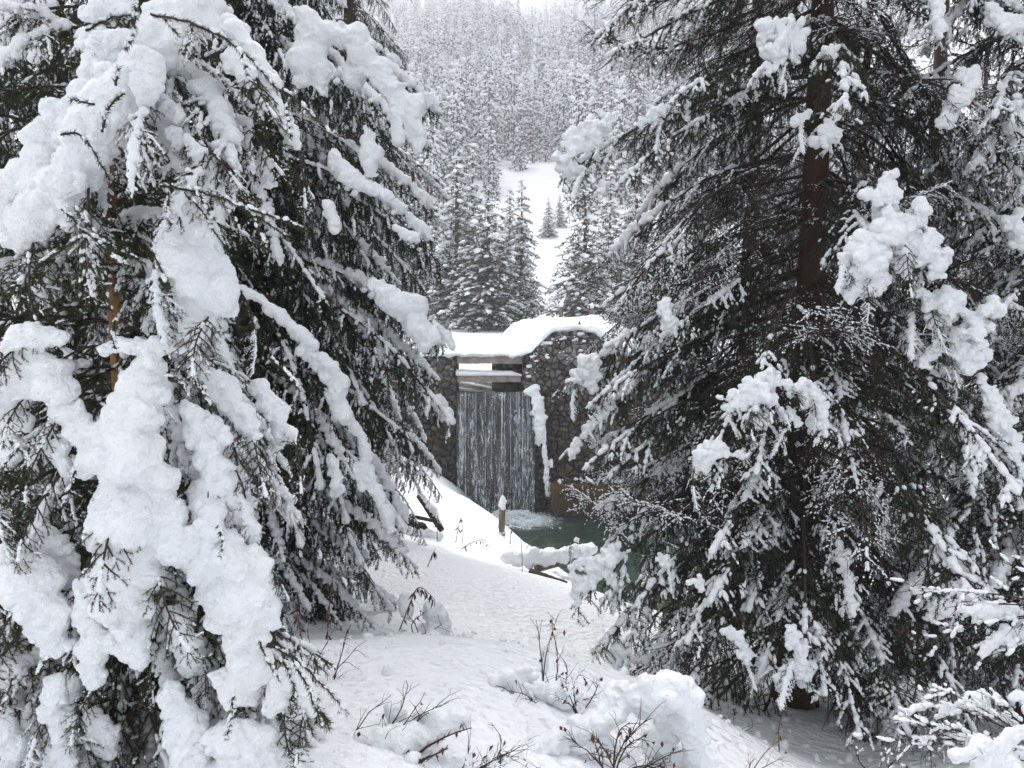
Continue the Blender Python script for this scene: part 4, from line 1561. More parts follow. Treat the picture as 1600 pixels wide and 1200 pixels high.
L5 = spruce('shaded spruce deep behind the hanging curtains on the left', 330, 13, gz(xx, 13) - 0.1, 14, lambda h: float(np.interp(h, [0, 4, 8, 14], [2.1, 2.0, 1.5, 0.1])),
            120, CURT[:2], r0=0.17, seed=65, zlo=0.8, zhi=12)

for nm, (px, dd, H, rad, n, sd) in zip(['spruce in shade beyond the left edge behind the top left snow pads', 'shaded spruce deep on the left between the nearest one and the curtains'],
                                       [(-150, 7.0, 12, 2.1, 120, 66), (235, 10.0, 13, 1.9, 120, 67)]):
    xx = P(px, 600, dd)[0]
    spruce(nm, px, dd, gz(xx, dd) - 0.1, H, lambda h, rad=rad, H=H: rad * float(np.interp(h / H, [0, 0.15, 0.5, 1], [0.8, 1, 0.8, 0.05])), n, CURT[:2], r0=0.15, seed=sd, zlo=0.8, zhi=H * 0.85)

# ---- right: the big spruce with the reddish trunk
dR = 6.6
xR1 = 2.54
zb = gz(xR1, dR) - 0.12
RP = HALF + BARE
RW = [0.17, 0.17, 0.14, 0.10, 0.14, 0.14, 0.14]
R1 = spruce('big spruce with a reddish trunk and bare dusted inner twigs right of the waterfall', 1270, dR, zb, 12.5,
            lambda h: float(np.interp(h, [0, 0.5, 1.5, 3, 5, 6.5, 12.5], [1.4, 1.9, 2.15, 2.15, 2.05, 1.9, 0.1])),
            250, RP, r0=0.155, bark=M_BARKRED, seed=71, zlo=0.55, zhi=9.5, face=0.24, pxmin=900, win=(P(1285, 470, dR)[2] - zb, P(1285, 150, dR)[2] - zb + 0.45), facecone=0.55, pitch=(0.02, -0.22), weights=RW)
R1.location.x = xR1
R1M = [
    [a(958, 185, 6.0, 9), a(935, 200, 6.0, 18), a(908, 228, 6.0, 24), a(892, 258, 6.0, 20), a(905, 270, 6.0, 10)], [a(945, 285, 6.0, 10), a(938, 305, 6.0, 11)],
    [a(1195, 55, 5.2, 18), a(1215, 70, 5.2, 18), a(1240, 60, 5.2, 12), a(1250, 78, 5.2, 14)], [a(1190, 40, 5.2, 8), a(1250, 35, 5.2, 9)], [a(1295, 85, 5.2, 13)], [a(1215, 95, 5.2, 9), a(1205, 110, 5.2, 6)],
    [a(1262, 178, 5.3, 9), a(1245, 190, 5.3, 9)], [a(1290, 190, 5.3, 11), a(1296, 215, 5.3, 12), a(1275, 222, 5.3, 9)],
    [a(1378, 275, 4.9, 10), a(1385, 300, 4.9, 18), a(1400, 330, 4.9, 30), a(1380, 370, 4.9, 32), a(1350, 410, 4.9, 36), a(1335, 450, 4.9, 24)],
    [a(1415, 350, 4.9, 26), a(1440, 385, 4.9, 28), a(1465, 410, 4.9, 20), a(1400, 400, 4.9, 30)], [a(1340, 380, 4.9, 15), a(1360, 440, 4.9, 25)],
    [a(1435, 460, 5.1, 14), a(1465, 475, 5.1, 24), a(1495, 505, 5.1, 28), a(1510, 540, 5.1, 24), a(1515, 575, 5.1, 12)], [a(1455, 545, 5.1, 15), a(1450, 570, 5.1, 8)], [a(1485, 545, 5.1, 20), a(1500, 560, 5.1, 18)],
    [a(1535, 590, 5.2, 10), a(1545, 620, 5.2, 12), a(1560, 660, 5.2, 18), a(1580, 700, 5.2, 17), a(1590, 735, 5.2, 8)], [a(1515, 680, 5.2, 14), a(1525, 720, 5.2, 12), a(1510, 735, 5.2, 8)],
    [a(1215, 590, 5.0, 12), a(1185, 605, 5.0, 18), a(1150, 622, 5.0, 18), a(1135, 632, 5.0, 11)], [a(1200, 615, 5.0, 24), a(1180, 640, 5.0, 20)], [a(1235, 600, 5.0, 16), a(1265, 615, 5.0, 16), a(1275, 645, 5.0, 20), a(1285, 662, 5.0, 9)], [a(1225, 640, 5.0, 17), a(1245, 655, 5.0, 12)],
    [a(1135, 695, 5.0, 12), a(1105, 708, 5.0, 16), a(1090, 725, 5.0, 9)], [a(1150, 705, 5.0, 9), a(1165, 715, 5.0, 8)],
    [a(925, 560, 6.3, 14), a(915, 580, 6.3, 17), a(900, 600, 6.3, 11)], [a(935, 585, 6.3, 12), a(925, 605, 6.3, 8)],
    [a(960, 635, 6.2, 7), a(935, 655, 6.2, 8), a(912, 675, 6.2, 7)], [a(905, 690, 6.2, 8), a(892, 715, 6.2, 8)],
    [a(1038, 470, 5.6, 9), a(1045, 495, 5.6, 14), a(1048, 512, 5.6, 8)], [a(1005, 182, 5.8, 12), a(1060, 165, 5.8, 11), a(1075, 180, 5.8, 10)],
    [a(965, 860, 5.6, 14), a(940, 880, 5.6, 16), a(905, 905, 5.6, 16), a(895, 925, 5.6, 10)], [a(950, 890, 5.6, 10), a(962, 920, 5.6, 6)], [a(900, 845, 5.6, 6)],
    [a(1235, 985, 4.9, 10), a(1245, 1010, 4.9, 17), a(1255, 1045, 4.9, 18), a(1262, 1072, 4.9, 9)], [a(1220, 1050, 4.9, 14), a(1215, 1075, 4.9, 7)],
    [a(1130, 985, 5.0, 10), a(1150, 990, 5.0, 12), a(1165, 1015, 5.0, 12), a(1172, 1040, 5.0, 6)], [a(1085, 905, 5.1, 10), a(1100, 925, 5.1, 7)],
    [a(970, 1010, 5.6, 14), a(965, 1035, 5.6, 17), a(975, 1050, 5.6, 10)], [a(1030, 870, 5.4, 10), a(1045, 880, 5.4, 8)],
]
snow_mass('snow', R1, R1M, 0.009, 41, jit=0.52, nod=5, fat=0.64, sm=4)
sprays(R1, R1M, 1.4, 0.36, 5, [NEAR[0], NEAR[1], NEAR[2], NEAR[3]])
for q, dd in [((885, 275), 6.0), ((925, 65), 6.2), ((940, 310), 6.0), ((1200, 120), 5.2), ((1300, 90), 5.3), ((1290, 240), 5.3), ((1320, 470), 4.9), ((1480, 430), 4.9),
              ((1400, 420), 4.9), ((1520, 600), 5.1), ((1455, 590), 5.1), ((1595, 750), 5.2), ((1520, 760), 5.2), ((1120, 650), 5.0), ((1295, 690), 5.0), ((1220, 690), 5.0),
              ((1085, 740), 5.0), ((1160, 740), 5.0), ((890, 620), 6.3), ((935, 625), 6.3), ((905, 680), 6.2), ((893, 735), 6.2), ((1050, 530), 5.6), ((1000, 200), 5.8), ((1080, 200), 5.8),
              ((885, 940), 5.6), ((965, 940), 5.6), ((1245, 1085), 4.9), ((1170, 1060), 5.0), ((1100, 940), 5.1), ((930, 1000), 5.6), ((1010, 1040), 5.5), ((905, 640), 6.3), ((918, 600), 6.4), ((950, 545), 6.4), ((925, 700), 6.3), ((955, 600), 6.3), ((930, 850), 6.0),
              ((940, 800), 6.1), ((1050, 1000), 5.2), ((1330, 960), 5.0), ((1400, 700), 5.3), ((1080, 860), 5.2), ((1000, 420), 5.9), ((940, 480), 6.3), ((960, 400), 6.3), ((930, 130), 6.3)]:
    aim(R1, HALF[rgl.integers(0, 4)], P(q[0], q[1], dd + 0.05), roll=rgl.normal() * 0.15)

# ---- right: its neighbours
xx = P(1660, 600, 6.6)[0]
R2 = spruce('spruce at the right edge with snow loaded tips beside the reddish trunk tree', 1660, 6.6, gz(xx, 6.6) - 0.1, 11, lambda h: float(np.interp(h, [0, 1.2, 4, 7, 11], [1.5, 1.8, 1.75, 1.3, 0.1])),
            190, HALF + BARE[:2] + CURT[2:3], r0=0.14, seed=72, zlo=0.9, zhi=9.5)
snow_mass('snow', R2, [[a(1545, 20, 5.4, 12), a(1570, 35, 5.4, 16), a(1595, 50, 5.4, 14)], [a(1520, 115, 5.4, 14), a(1500, 150, 5.4, 16), a(1480, 185, 5.4, 14), a(1470, 195, 5.4, 8)],
                       [a(1575, 150, 5.3, 20), a(1590, 190, 5.3, 26), a(1585, 230, 5.3, 18)], [a(1560, 135, 5.3, 10)], [a(1580, 340, 5.6, 20), a(1590, 375, 5.6, 16)],
                       [a(1490, 920, 5.2, 14), a(1470, 935, 5.2, 20), a(1455, 965, 5.2, 10)], [a(1520, 925, 5.2, 18), a(1500, 950, 5.2, 14)], [a(1430, 915, 5.2, 12)], [a(1595, 600, 5.6, 10), a(1580, 615, 5.6, 7)]], 0.010, 42, jit=0.52, nod=5, fat=0.64, sm=4)
for q, dd in [((1560, 60), 5.4), ((1470, 215), 5.4), ((1580, 260), 5.3), ((1570, 400), 5.6), ((1450, 980), 5.2), ((1510, 970), 5.2), ((1580, 640), 5.5), ((1500, 60), 5.6), ((1420, 150), 5.9), ((1540, 480), 5.8)]:
    aim(R2, HALF[rgl.integers(0, 4)], P(q[0], q[1], dd + 0.05), roll=rgl.normal() * 0.15)
for nm, (px, dd, H, rad, n, sd) in zip(['tall spruce with a dark trunk behind the reddish trunk tree on its left side', 'spruce in deep shade behind the snow loaded fan on the right', 'shaded spruce in the far right background of the near trees',
                                        'slim spruce in the dim gap between the right hand trees', 'spruce behind the lower right thicket'],
                                       [(1165, 10.5, 15, 1.75, 150, 73), (1440, 10.0, 14, 1.9, 150, 74), (1640, 12.0, 15, 2.1, 130, 75), (1330, 14.5, 16, 2.0, 110, 76), (1510, 16.0, 15, 2.3, 100, 77)]):
    xx = P(px, 600, dd)[0]
    spruce(nm, px, dd, gz(xx, dd) - 0.1, H, lambda h, rad=rad, H=H: rad * float(np.interp(h / H, [0, 0.15, 0.5, 1], [0.7, 1, 0.8, 0.05])), n, HALF[:3] + BARE, r0=0.15, seed=sd, zlo=1.5, zhi=H * 0.85)

# ------------------------------------------------------------------ small trees for the middle and far distance


def conifer(seed, H, Rad, tiers, boughs, twigs, nd, sb, cover, mats, trunk=True, snow_r=0.1, lean=0.0):
    """tiers of drooping boughs; returns (trunk mesh, crown mesh, snow mesh)"""
    rg = np.random.default_rng(seed)
    g, gs, P0, P1 = Geo(), Geo(), [], []
    C, CR, CD = [], [], []
    for i in range(tiers):
        t = (i + 0.5) / tiers
        z = H * (0.05 + 0.93 * t ** 0.95)
        r = Rad * (1 - t) ** 0.8 * (0.95 + 0.1 * math.sin(i * 2.1)) + 0.06 * Rad
        nb = max(4, int(boughs * (0.45 + 0.55 * (1 - t))))
        a0 = rg.random() * 6.28
        for k in range(nb):
            az = a0 + k * 6.2832 / nb + rg.normal() * 0.15
            rr = r * rg.uniform(0.7, 1.12)
            out = np.array((math.cos(az), math.sin(az), 0))
            lat = np.array((-out[1], out[0], 0))
            drop = rr * (0.45 + 0.25 * rg.random())
            z1 = z + rg.normal() * H / tiers * 0.3

            def bp(s):
                return out * rr * s + np.array((0, 0, z1 + 0.10 * rr * s - drop * s * s))
            pts = [bp(s) for s in (0.08, 0.4, 0.7, 1.0)]
            for q in range(3):
                P0.append(pts[q]); P1.append(pts[q + 1])
            nt_ = max(1, int(twigs * rr / Rad))
            for j in range(nt_):
                s = (j + 0.6) / nt_
                for sd in (-1, 1):
                    b0 = bp(s)
                    ln = rr * 0.38 * (1 - 0.55 * s) * rg.uniform(0.7, 1.2)
                    e = b0 + (out * 0.55 + lat * sd * 0.8) * ln + np.array((0, 0, -ln * rg.uniform(0.3, 0.75)))
                    P0.append(b0); P1.append(e)
            # snow along the bough
            ns = max(2, int(rr / snow_r * 0.9))
            for j in range(ns):
                if rg.random() > cover:
                    continue
                s = (j + rg.random()) / ns
                s = s ** 0.75
                C.append(bp(s) + lat * rg.normal() * rr * 0.13 + np.array((0, 0, snow_r * 0.35)))
                CR.append(snow_r * rg.uniform(0.5, 1.15))
                CD.append(out + np.array((0, 0, -0.6 * s)))
            for j in range(nt_ * 2):
                if rg.random() > cover * 0.75:
                    continue
                k2 = -1 - rg.integers(0, nt_ * 2)
                a_, b_ = P0[k2], P1[k2]
                tt = rg.random() * 0.9
                C.append(a_ * (1 - tt) + b_ * tt + np.array((0, 0, snow_r * 0.25)))
                CR.append(snow_r * rg.uniform(0.35, 0.75))
                CD.append(b_ - a_)
    P0, P1 = np.array(P0), np.array(P1)
    needles(g, rg, P0, P1, nd[2], nd[0], nd[1], 0, fwd=0.5)
    crown = g.mesh('crown', [mats[0]])
    if len(C):
        blobs(gs, rg, np.array(C), np.array(CR), np.array(CD), 2.1, 0, 1, 0.2)
    snow = gs.mesh('snow', [mats[1]])
    return crown, snow, g, gs


MIDP = []
for k, (H, Rad, cv) in enumerate([(11.5, 2.3, 0.36), (12.5, 2.0, 0.48), (11, 2.5, 0.30)]):
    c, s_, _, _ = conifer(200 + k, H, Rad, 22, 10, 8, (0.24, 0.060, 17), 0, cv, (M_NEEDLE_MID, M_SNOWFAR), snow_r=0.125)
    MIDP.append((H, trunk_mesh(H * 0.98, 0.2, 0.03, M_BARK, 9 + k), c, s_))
# px, depth, kind, height, label
MID = [(716, 60, 0, 13.2, 'tall green spruce rising behind the left end of the weir'),
       (764, 56, 2, 10.6, 'spruce behind the snowy upper beam of the weir with broad dark boughs'),
       (815, 60, 1, 11.2, 'slender snow dusted spruce above the bend of the weir snow cap'),
       (912, 52, 2, 9.8, 'pale green open spruce with visible trunk beyond the right wall of the weir'),
       (990, 57, 0, 12, 'spruce half hidden behind the right hand boughs past the weir'),
       (672, 66, 1, 13.5, 'spruce partly hidden by the left hand boughs above the weir'),
       (740, 74, 1, 14.5, 'spruce behind the tall green one on the left of the clearing'),
       (797, 80, 0, 10.5, 'narrow spruce at the left rim of the white clearing'),
       (856, 112, 1, 5.6, 'small lone snowy spruce standing in the white clearing'),
       (873, 118, 1, 5.0, 'smaller spruce just right of the lone one in the clearing'),
       (640, 72, 0, 14, 'spruce far behind the left hand curtains'),
       (950, 74, 1, 12.5, 'snowy spruce beyond the pale green one on the right'),
       (1035, 66, 1, 12, 'snowy spruce in the background seen through the right hand twigs'),
       (1090, 58, 0, 13, 'background spruce left of the reddish trunk'),
       (1190, 48, 1, 14, 'background spruce seen just beside the reddish trunk'),
       (1330, 44, 0, 14, 'background spruce right of the reddish trunk'),
       (1450, 40, 1, 13, 'background spruce behind the right hand fan of snow'),
       (1560, 36, 0, 14, 'background spruce near the right edge'),
       (560, 60, 0, 15, 'background spruce behind the left hand tree group'),
       (440, 45, 1, 15, 'background spruce deep on the left'),
       (300, 38, 0, 14, 'background spruce deep behind the nearest young spruce'),
       (120, 34, 1, 14, 'background spruce at the far left behind the dark one')]
GM = 'spruces on the flat ground beyond the weir'
for px, d, k, H, lb in MID:
    x = P(px, 600, d)[0]
    z = gz(x, d)
    t = thing('spruce_tree', lb, 'spruce tree', (x, d, z - 0.1), GM)
    H0, tm, cm, sm = MIDP[k]
    sc = H / H0
    t.rotation_euler[2] = (px * 1.7) % 6.28
    wd_ = {856: 1.7, 873: 1.6, 912: 1.55, 716: 1.45, 764: 1.5, 815: 1.25, 990: 1.4, 950: 1.3}.get(px, 1.1)
    t.scale = (sc * wd_, sc * wd_, sc)
    link('trunk', tm, t)
    tag(link('crown', cm, t), kind='stuff')
    tag(link('snow', sm, t), kind='stuff')

FARP = []
for k, (H, Rad, cv) in enumerate([(16, 1.9, 0.55), (18, 1.8, 0.62), (14, 1.9, 0.5), (19, 2.1, 0.55)]):
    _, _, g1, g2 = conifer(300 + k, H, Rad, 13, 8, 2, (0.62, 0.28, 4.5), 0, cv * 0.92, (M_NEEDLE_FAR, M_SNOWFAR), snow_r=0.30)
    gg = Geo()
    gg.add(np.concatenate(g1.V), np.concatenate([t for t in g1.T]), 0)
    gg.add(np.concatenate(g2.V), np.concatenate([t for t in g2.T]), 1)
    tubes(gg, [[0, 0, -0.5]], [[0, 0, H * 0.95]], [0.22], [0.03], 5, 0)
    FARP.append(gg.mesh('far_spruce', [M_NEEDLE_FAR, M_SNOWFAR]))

rf = np.random.default_rng(77)
cand = []
y = 92.0
while y < 1150:
    stp = 4.6 + y * 0.0040
    x0 = (380 - 800) / F_PX * y
    x1 = (1320 - 800) / F_PX * y
    xs = np.arange(x0, x1, stp) + rf.normal(size=len(np.arange(x0, x1, stp))) * stp * 0.33
    yy = y + rf.normal(size=len(xs)) * stp * 0.33
    cand.append(np.stack([xs, yy], 1))
    y += stp * 0.95
cand = np.concatenate(cand)
cpx = cand[:, 0] / cand[:, 1] * F_PX * math.cos(PITCH) + 800
clear = (cand[:, 1] < 158) & (cpx > 806) & (cpx < 884)
clear |= (cand[:, 1] < 128) & (cpx > 780)
clear |= (cand[:, 1] < 140) & (cpx > 690) & (cpx < 800)
gx = -1 + (cand[:, 1] - 100) * 0.035 + 9 * np.sin(cand[:, 1] * 0.021) * np.clip((cand[:, 1] - 150) / 150, 0, 1)
gully = (np.abs(cand[:, 0] - gx) < 3.2 + cand[:, 1] * 0.004) & (cand[:, 1] < 900) & (rf.random(len(cand)) < 0.6)
patch = fbm(np.stack([cand[:, 0] * 0.02, cand[:, 1] * 0.012, 0 * cpx], 1), 2, 55) > 0.72
cand = cand[~clear & ~gully & ~patch & (cand[:, 1] < 2200)]
cand = cand[np.argsort(cand[:, 1])]
cpx = cand[:, 0] / cand[:, 1] * F_PX * math.cos(PITCH) + 800
inview = (cpx > 600) & (cpx < 985)
first = np.where(inview)[0][:300]
rest_i = np.setdiff1d(np.arange(len(cand)), first)
cz = hground(cand[:, 0][:, None], cand[:, 1][:, None])[:, 0]
far_made = []
GF = 'snow laden spruces of the lower mountain side'
for i in first:
    k = int(rf.integers(0, 4))
    o = link('far_spruce', FARP[k], None, (cand[i, 0], cand[i, 1], cz[i] - 0.2), (0, 0, rf.random() * 6.28), float(rf.uniform(0.7, 1.3)))
    tag(o, 'small dark spruce thickly laden with snow among its like on the lower mountain side', 'spruce tree', GF)
    far_made.append((o, cand[i, 0], cand[i, 1], cpx[i]))
# the ones that stand out at the rim of the clearing get labels of their own
for px, dd, lb in ((846, 160, 'snowy spruce right at the upper edge of the white clearing, above the small lone tree'),
                   (800, 130, 'snowy spruce at the left edge of the white clearing, lowest of the slope trees'),
                   (892, 125, 'snowy spruce bordering the white clearing on its right, lowest of the slope trees')):
    o = min(far_made, key=lambda q: abs(q[3] - px) * 0.25 + abs(q[2] - dd))[0]
    o['label'] = lb

# the thousands above them: one object, points with trees set on them
me = bpy.data.meshes.new('forest')
pv = np.stack([cand[rest_i, 0], cand[rest_i, 1], cz[rest_i] - 0.2], 1)
me.vertices.add(len(pv))
me.vertices.foreach_set('co', pv.astype(np.float32).ravel())
forest = link('forest', me)
tag(forest, 'dense snow covered spruce forest climbing the mountain side into the fog', 'forest', kind='stuff')
protos_f = []
for k, m_ in enumerate(FARP):
    src = bpy.data.objects.new('far_spruce_source', m_)     # only read by the node tree, not linked to the scene
    protos_f.append(src)
ng = bpy.data.node_groups.new('forest', 'GeometryNodeTree')
ng.interface.new_socket('Geometry', in_out='INPUT', socket_type='NodeSocketGeometry')
ng.interface.new_socket('Geometry', in_out='OUTPUT', socket_type='NodeSocketGeometry')
gi, go = ng.nodes.new('NodeGroupInput'), ng.nodes.new('NodeGroupOutput')
g2i = ng.nodes.new('GeometryNodeGeometryToInstance')
for k, src in enumerate(protos_f):
    oi = ng.nodes.new('GeometryNodeObjectInfo')
    oi.inputs['Object'].default_value = src
    ng.links.new(oi.outputs['Geometry'], g2i.inputs[0])
iop = ng.nodes.new('GeometryNodeInstanceOnPoints')
iop.inputs['Pick Instance'].default_value = True
ng.links.new(gi.outputs[0], iop.inputs['Points'])
# one more level: a set of four instances to pick from
join = ng.nodes.new('GeometryNodeJoinGeometry')
for nd_ in [n for n in ng.nodes if n.bl_idname == 'GeometryNodeObjectInfo']:
    q = ng.nodes.new('GeometryNodeGeometryToInstance')
    ng.links.new(nd_.outputs['Geometry'], q.inputs[0])
    ng.links.new(q.outputs[0], join.inputs[0])
ng.nodes.remove(g2i)
ng.links.new(join.outputs[0], iop.inputs['Instance'])
ri = ng.nodes.new('FunctionNodeRandomValue')
ri.data_type = 'INT'
ri.inputs[4].default_value, ri.inputs[5].default_value = 0, 3
ng.links.new(ri.outputs[2], iop.inputs['Instance Index'])
rs = ng.nodes.new('FunctionNodeRandomValue')
rs.inputs[2].default_value, rs.inputs[3].default_value = 0.7, 1.45
rs.inputs['Seed'].default_value = 3
ng.links.new(rs.outputs[1], iop.inputs['Scale'])
rz = ng.nodes.new('FunctionNodeRandomValue')
rz.inputs[3].default_value = 6.28
rz.inputs['Seed'].default_value = 5
cx = ng.nodes.new('ShaderNodeCombineXYZ')
ng.links.new(rz.outputs[1], cx.inputs[2])
ng.links.new(cx.outputs[0], iop.inputs['Rotation'])
ng.links.new(iop.outputs[0], go.inputs[0])
forest.modifiers.new('forest', 'NODES').node_group = ng

# ------------------------------------------------------------------ posts, logs and fallen wood


def cyl_mesh(p0, p1, r0, r1, mat, name, parent, n=12, rings=14, seed=0, amp=0.12):
    p0, p1 = np.array(p0, float), np.array(p1, float)
    D, A, B = frame((p1 - p0)[None])
    A, B = A[0], B[0]
    V, T = [], []
    for i in range(rings + 1):
        t = i / rings
        c = p0 * (1 - t) + p1 * t
        r = r0 * (1 - t) + r1 * t
        for k in range(n):
            an = 2 * math.pi * k / n
            V.append(c + (A * math.cos(an) + B * math.sin(an)) * r)
    V = np.array(V)
    V = V + norm(V - np.repeat(np.array([p0 * (1 - i / rings) + p1 * i / rings for i in range(rings + 1)]), n, 0)) * (fbm(V / max(r0, r1) * np.array([1, 1, 1]) * 0.9, 2, seed) * r0 * amp)[:, None]
    for i in range(rings):
        for k in range(n):
            a, b_ = i * n + k, i * n + (k + 1) % n
            T += [(a, b_, b_ + n), (a, b_ + n, a + n)]
    V = np.concatenate([V, [p0, p1]])
    for k in range(n):
        T += [(len(V) - 2, (k + 1) % n, k), (len(V) - 1, rings * n + k, rings * n + (k + 1) % n)]
    g = Geo()
    g.add(local(V, parent) if parent else V, np.array(T), 0)
    return link(name, g.mesh(name, [mat]), parent)


pb = P(783, 842, 16.0)
post = thing('wooden_post', 'short weathered wooden post with a tall round cap of snow above the pool', 'post', pb)
cyl_mesh(pb + (0, 0, -0.25), P(785, 796, 16.0), 0.072, 0.066, M_WOOD, 'post_shaft', post, seed=2)
snow_mass('snow_cap', post, [[(785, 799, 16, 6), (786, 792, 16, 8.5), (786, 785, 16, 9), (786, 779, 16, 7)]], 0.018, 51, jit=0.1, nod=1)
snow_mass('snow', post, [[(778, 838, 15.95, 5), (787, 832, 15.95, 4)]], 0.018, 52, jit=0.2, nod=1)
for px, pyb, pyt, lb in ((877, 497, 476, 'left one of two snow topped grey posts beyond the weir snow cap'), (925, 497, 478, 'right one of two snow topped grey posts beyond the weir snow cap')):
    d = 33.0
    q = P(px, pyb + 6, d)
    pp_ = thing('snow_capped_post', lb, 'post', q, None)
    cyl_mesh(q - (0, 0, 0.8), P(px, pyt + 4, d), 0.10, 0.09, M_WOOD, 'post_shaft', pp_, seed=px)
    snow_mass('snow_cap', pp_, [[(px, pyt + 2, d, 5), (px, pyt - 1, d, 6)]], 0.03, 53, jit=0.1, nod=1)

lg = thing('log_rail', 'snow covered log lying across the bank edge beside the pool', 'log', P(860, 885, 12.8))
cyl_mesh(P(838, 889, 12.6), P(935, 866, 13.6), 0.06, 0.05, M_WOOD, 'log', lg, seed=4)
snow_mass('snow', lg, [[(790, 872, 12.7, 10), (812, 873, 12.7, 17), (835, 873, 12.7, 18), (858, 869, 12.8, 17), (880, 866, 13, 15), (900, 862, 13.2, 13), (925, 858, 13.5, 11)]], 0.022, 54, jit=0.16, nod=2)
lg2 = thing('fallen_log', 'dark bare log pointing down the bank under the snow covered rail', 'log', P(860, 900, 12.4))
cyl_mesh(P(828, 893, 12.3), P(885, 912, 12.0), 0.055, 0.045, M_TWIGDARK, 'log', lg2, seed=5)
snow_mass('snow', lg2, [[(862, 893, 12.4, 5), (884, 902, 12.2, 6), (890, 905, 12.2, 5)]], 0.02, 55, jit=0.2, nod=1)

fw_ = thing('deadwood_pile', 'broken brown wood and a leaning log half buried in snow under the left hand trees', 'dead wood', P(650, 815, 13.2))
cyl_mesh(P(605, 800, 13.6), P(676, 834, 13.4), 0.13, 0.06, M_TWIGDARK, 'trunk_piece', fw_, seed=6, amp=0.5)
cyl_mesh(P(654, 775, 13.5), P(690, 828, 13.0), 0.045, 0.055, M_TWIGDARK, 'leaning_log', fw_, seed=7)
cyl_mesh(P(640, 806, 13.1), P(684, 815, 13.0), 0.035, 0.03, M_TWIGDARK, 'stub', fw_, seed=9)
snow_mass('snow', fw_, [[(655, 768, 13.4, 4), (672, 790, 13.3, 5), (690, 818, 12.95, 6)], [(620, 830, 13.0, 9), (650, 832, 13.0, 8), (690, 836, 12.9, 9)]], 0.022, 56, jit=0.2, nod=2)

# ------------------------------------------------------------------ dry stalks with hanging leaves


def leaves(g, rg, pts, ln, wd, m=0, hang=0.85):
    for p in pts:
        d = norm(np.array([rg.normal() * 0.35, rg.normal() * 0.35, -hang]))
        sd = norm(np.cross(d, rg.normal(size=3)))
        l = ln * rg.uniform(0.6, 1.2)
        c = np.array(norm(np.cross(d, sd))) * wd * 0.6
        V = [p, p + d * l * 0.45 + sd * wd + c, p + d * l, p + d * l * 0.45 - sd * wd + c, p + d * l * 0.5 - c * 0.4]
        g.add(np.array(V), np.array([(0, 1, 4), (1, 2, 4), (2, 3, 4), (3, 0, 4)]), m)


def stalk(label, pts, rad, nleaf, leaf, seed, t0=0.4, mat=None, snow=0.0, name='dry_stalk', cat='dry stalk', group='dry stalks sticking out of the snow'):
    rg = np.random.default_rng(seed)
    W = np.array([P(*p) for p in pts])
    # smooth
    m = 14
    tt = np.linspace(0, len(W) - 1, m)
    i = np.minimum(tt.astype(int), len(W) - 2)
    f = (tt - i)[:, None]
    C = W[i] * (1 - f) + W[i + 1] * f
    for _ in range(2):
        C[1:-1] = C[1:-1] * 0.5 + (C[2:] + C[:-2]) * 0.25
    t = thing(name, label, cat, W[0], group)
    L = local(C, t)
    g = Geo()
    r = np.linspace(rad, rad * 0.4, m)
    tubes(g, L[:-1], L[1:], r[:-1], r[1:], 5, 0)
    link('stem', g.mesh('stem', [mat or M_STALK]), t)
    for _ in range(nleaf):
        g = Geo()
        q = rg.uniform(t0, 1) * (m - 1)
        k = min(int(q), m - 2)
        p = L[k] * (1 - q + k) + L[k + 1] * (q - k)
        leaves(g, rg, [p], leaf[0], leaf[1])
        link('leaf', g.mesh('leaf', [M_LEAF]), t)
    return t


stalk('bent stalk with a hanging cluster of tan leaves in the middle of the snow slope', [(668, 886, 9), (675, 868, 9), (680, 857, 9)], 0.006, 7, (0.10, 0.012), 1, 0.6)
stalk('arched dry stem bowing to the right with hanging leaves left of the wooden post', [(721, 858, 10.5), (735, 848, 10.5), (757, 841, 10.5), (765, 858, 10.5)], 0.006, 9, (0.08, 0.010), 2, 0.1)
stalk('tall thin stalk with a few drooping leaves standing before the leaning log', [(712, 848, 11), (716, 825, 11), (720, 808, 11)], 0.006, 5, (0.10, 0.01), 3, 0.5)
stalk('thin upright stalk just right of the leaning log', [(722, 850, 11.3), (724, 830, 11.3), (720, 810, 11.3)], 0.005, 3, (0.08, 0.01), 4, 0.5)
stalk('straight grey stalk standing alone in front of the snow covered log', [(816, 896, 11), (816, 870, 11), (814, 842, 11), (811, 832, 11)], 0.006, 1, (0.06, 0.008), 5, 0.8)
stalk('short dry stalk at the bank edge below the post', [(797, 850, 15), (798, 832, 15), (801, 820, 15)], 0.008, 3, (0.10, 0.012), 6, 0.6)
stalk('faint arched stalk at the bank edge reaching over the pool', [(822, 857, 15), (832, 843, 15), (842, 838, 15), (838, 836, 15)], 0.007, 4, (0.1, 0.012), 7, 0.6)
stalk('short dark stalk beside the fallen wood', [(683, 846, 12), (683, 820, 12), (684, 805, 12)], 0.008, 5, (0.12, 0.012), 8, 0.5)
stalk('small stalk low by the upper bank left of the waterfall', [(716, 790, 20), (719, 778, 20), (721, 772, 20)], 0.010, 5, (0.16, 0.018), 9, 0.5)
stalk('reddish arched stalk with a row of hanging brown leaves below the curtain spruce', [(624, 985, 6.0), (640, 945, 6.0), (652, 913, 6.0), (668, 924, 6.0), (680, 938, 6.0)], 0.006, 26, (0.085, 0.009), 10, 0.1)
stalk('drooping brown leaf cluster hanging low over the snow path', [(584, 1050, 5.4), (572, 1030, 5.4), (580, 1008, 5.4), (590, 1020, 5.4), (594, 1035, 5.4)], 0.005, 14, (0.09, 0.009), 11, 0.3)
stalk('reddish leafy stalk at the foot of the curtain spruce', [(506, 1040, 5.4), (512, 990, 5.4), (516, 930, 5.4), (520, 900, 5.4)], 0.006, 22, (0.10, 0.010), 12, 0.1)
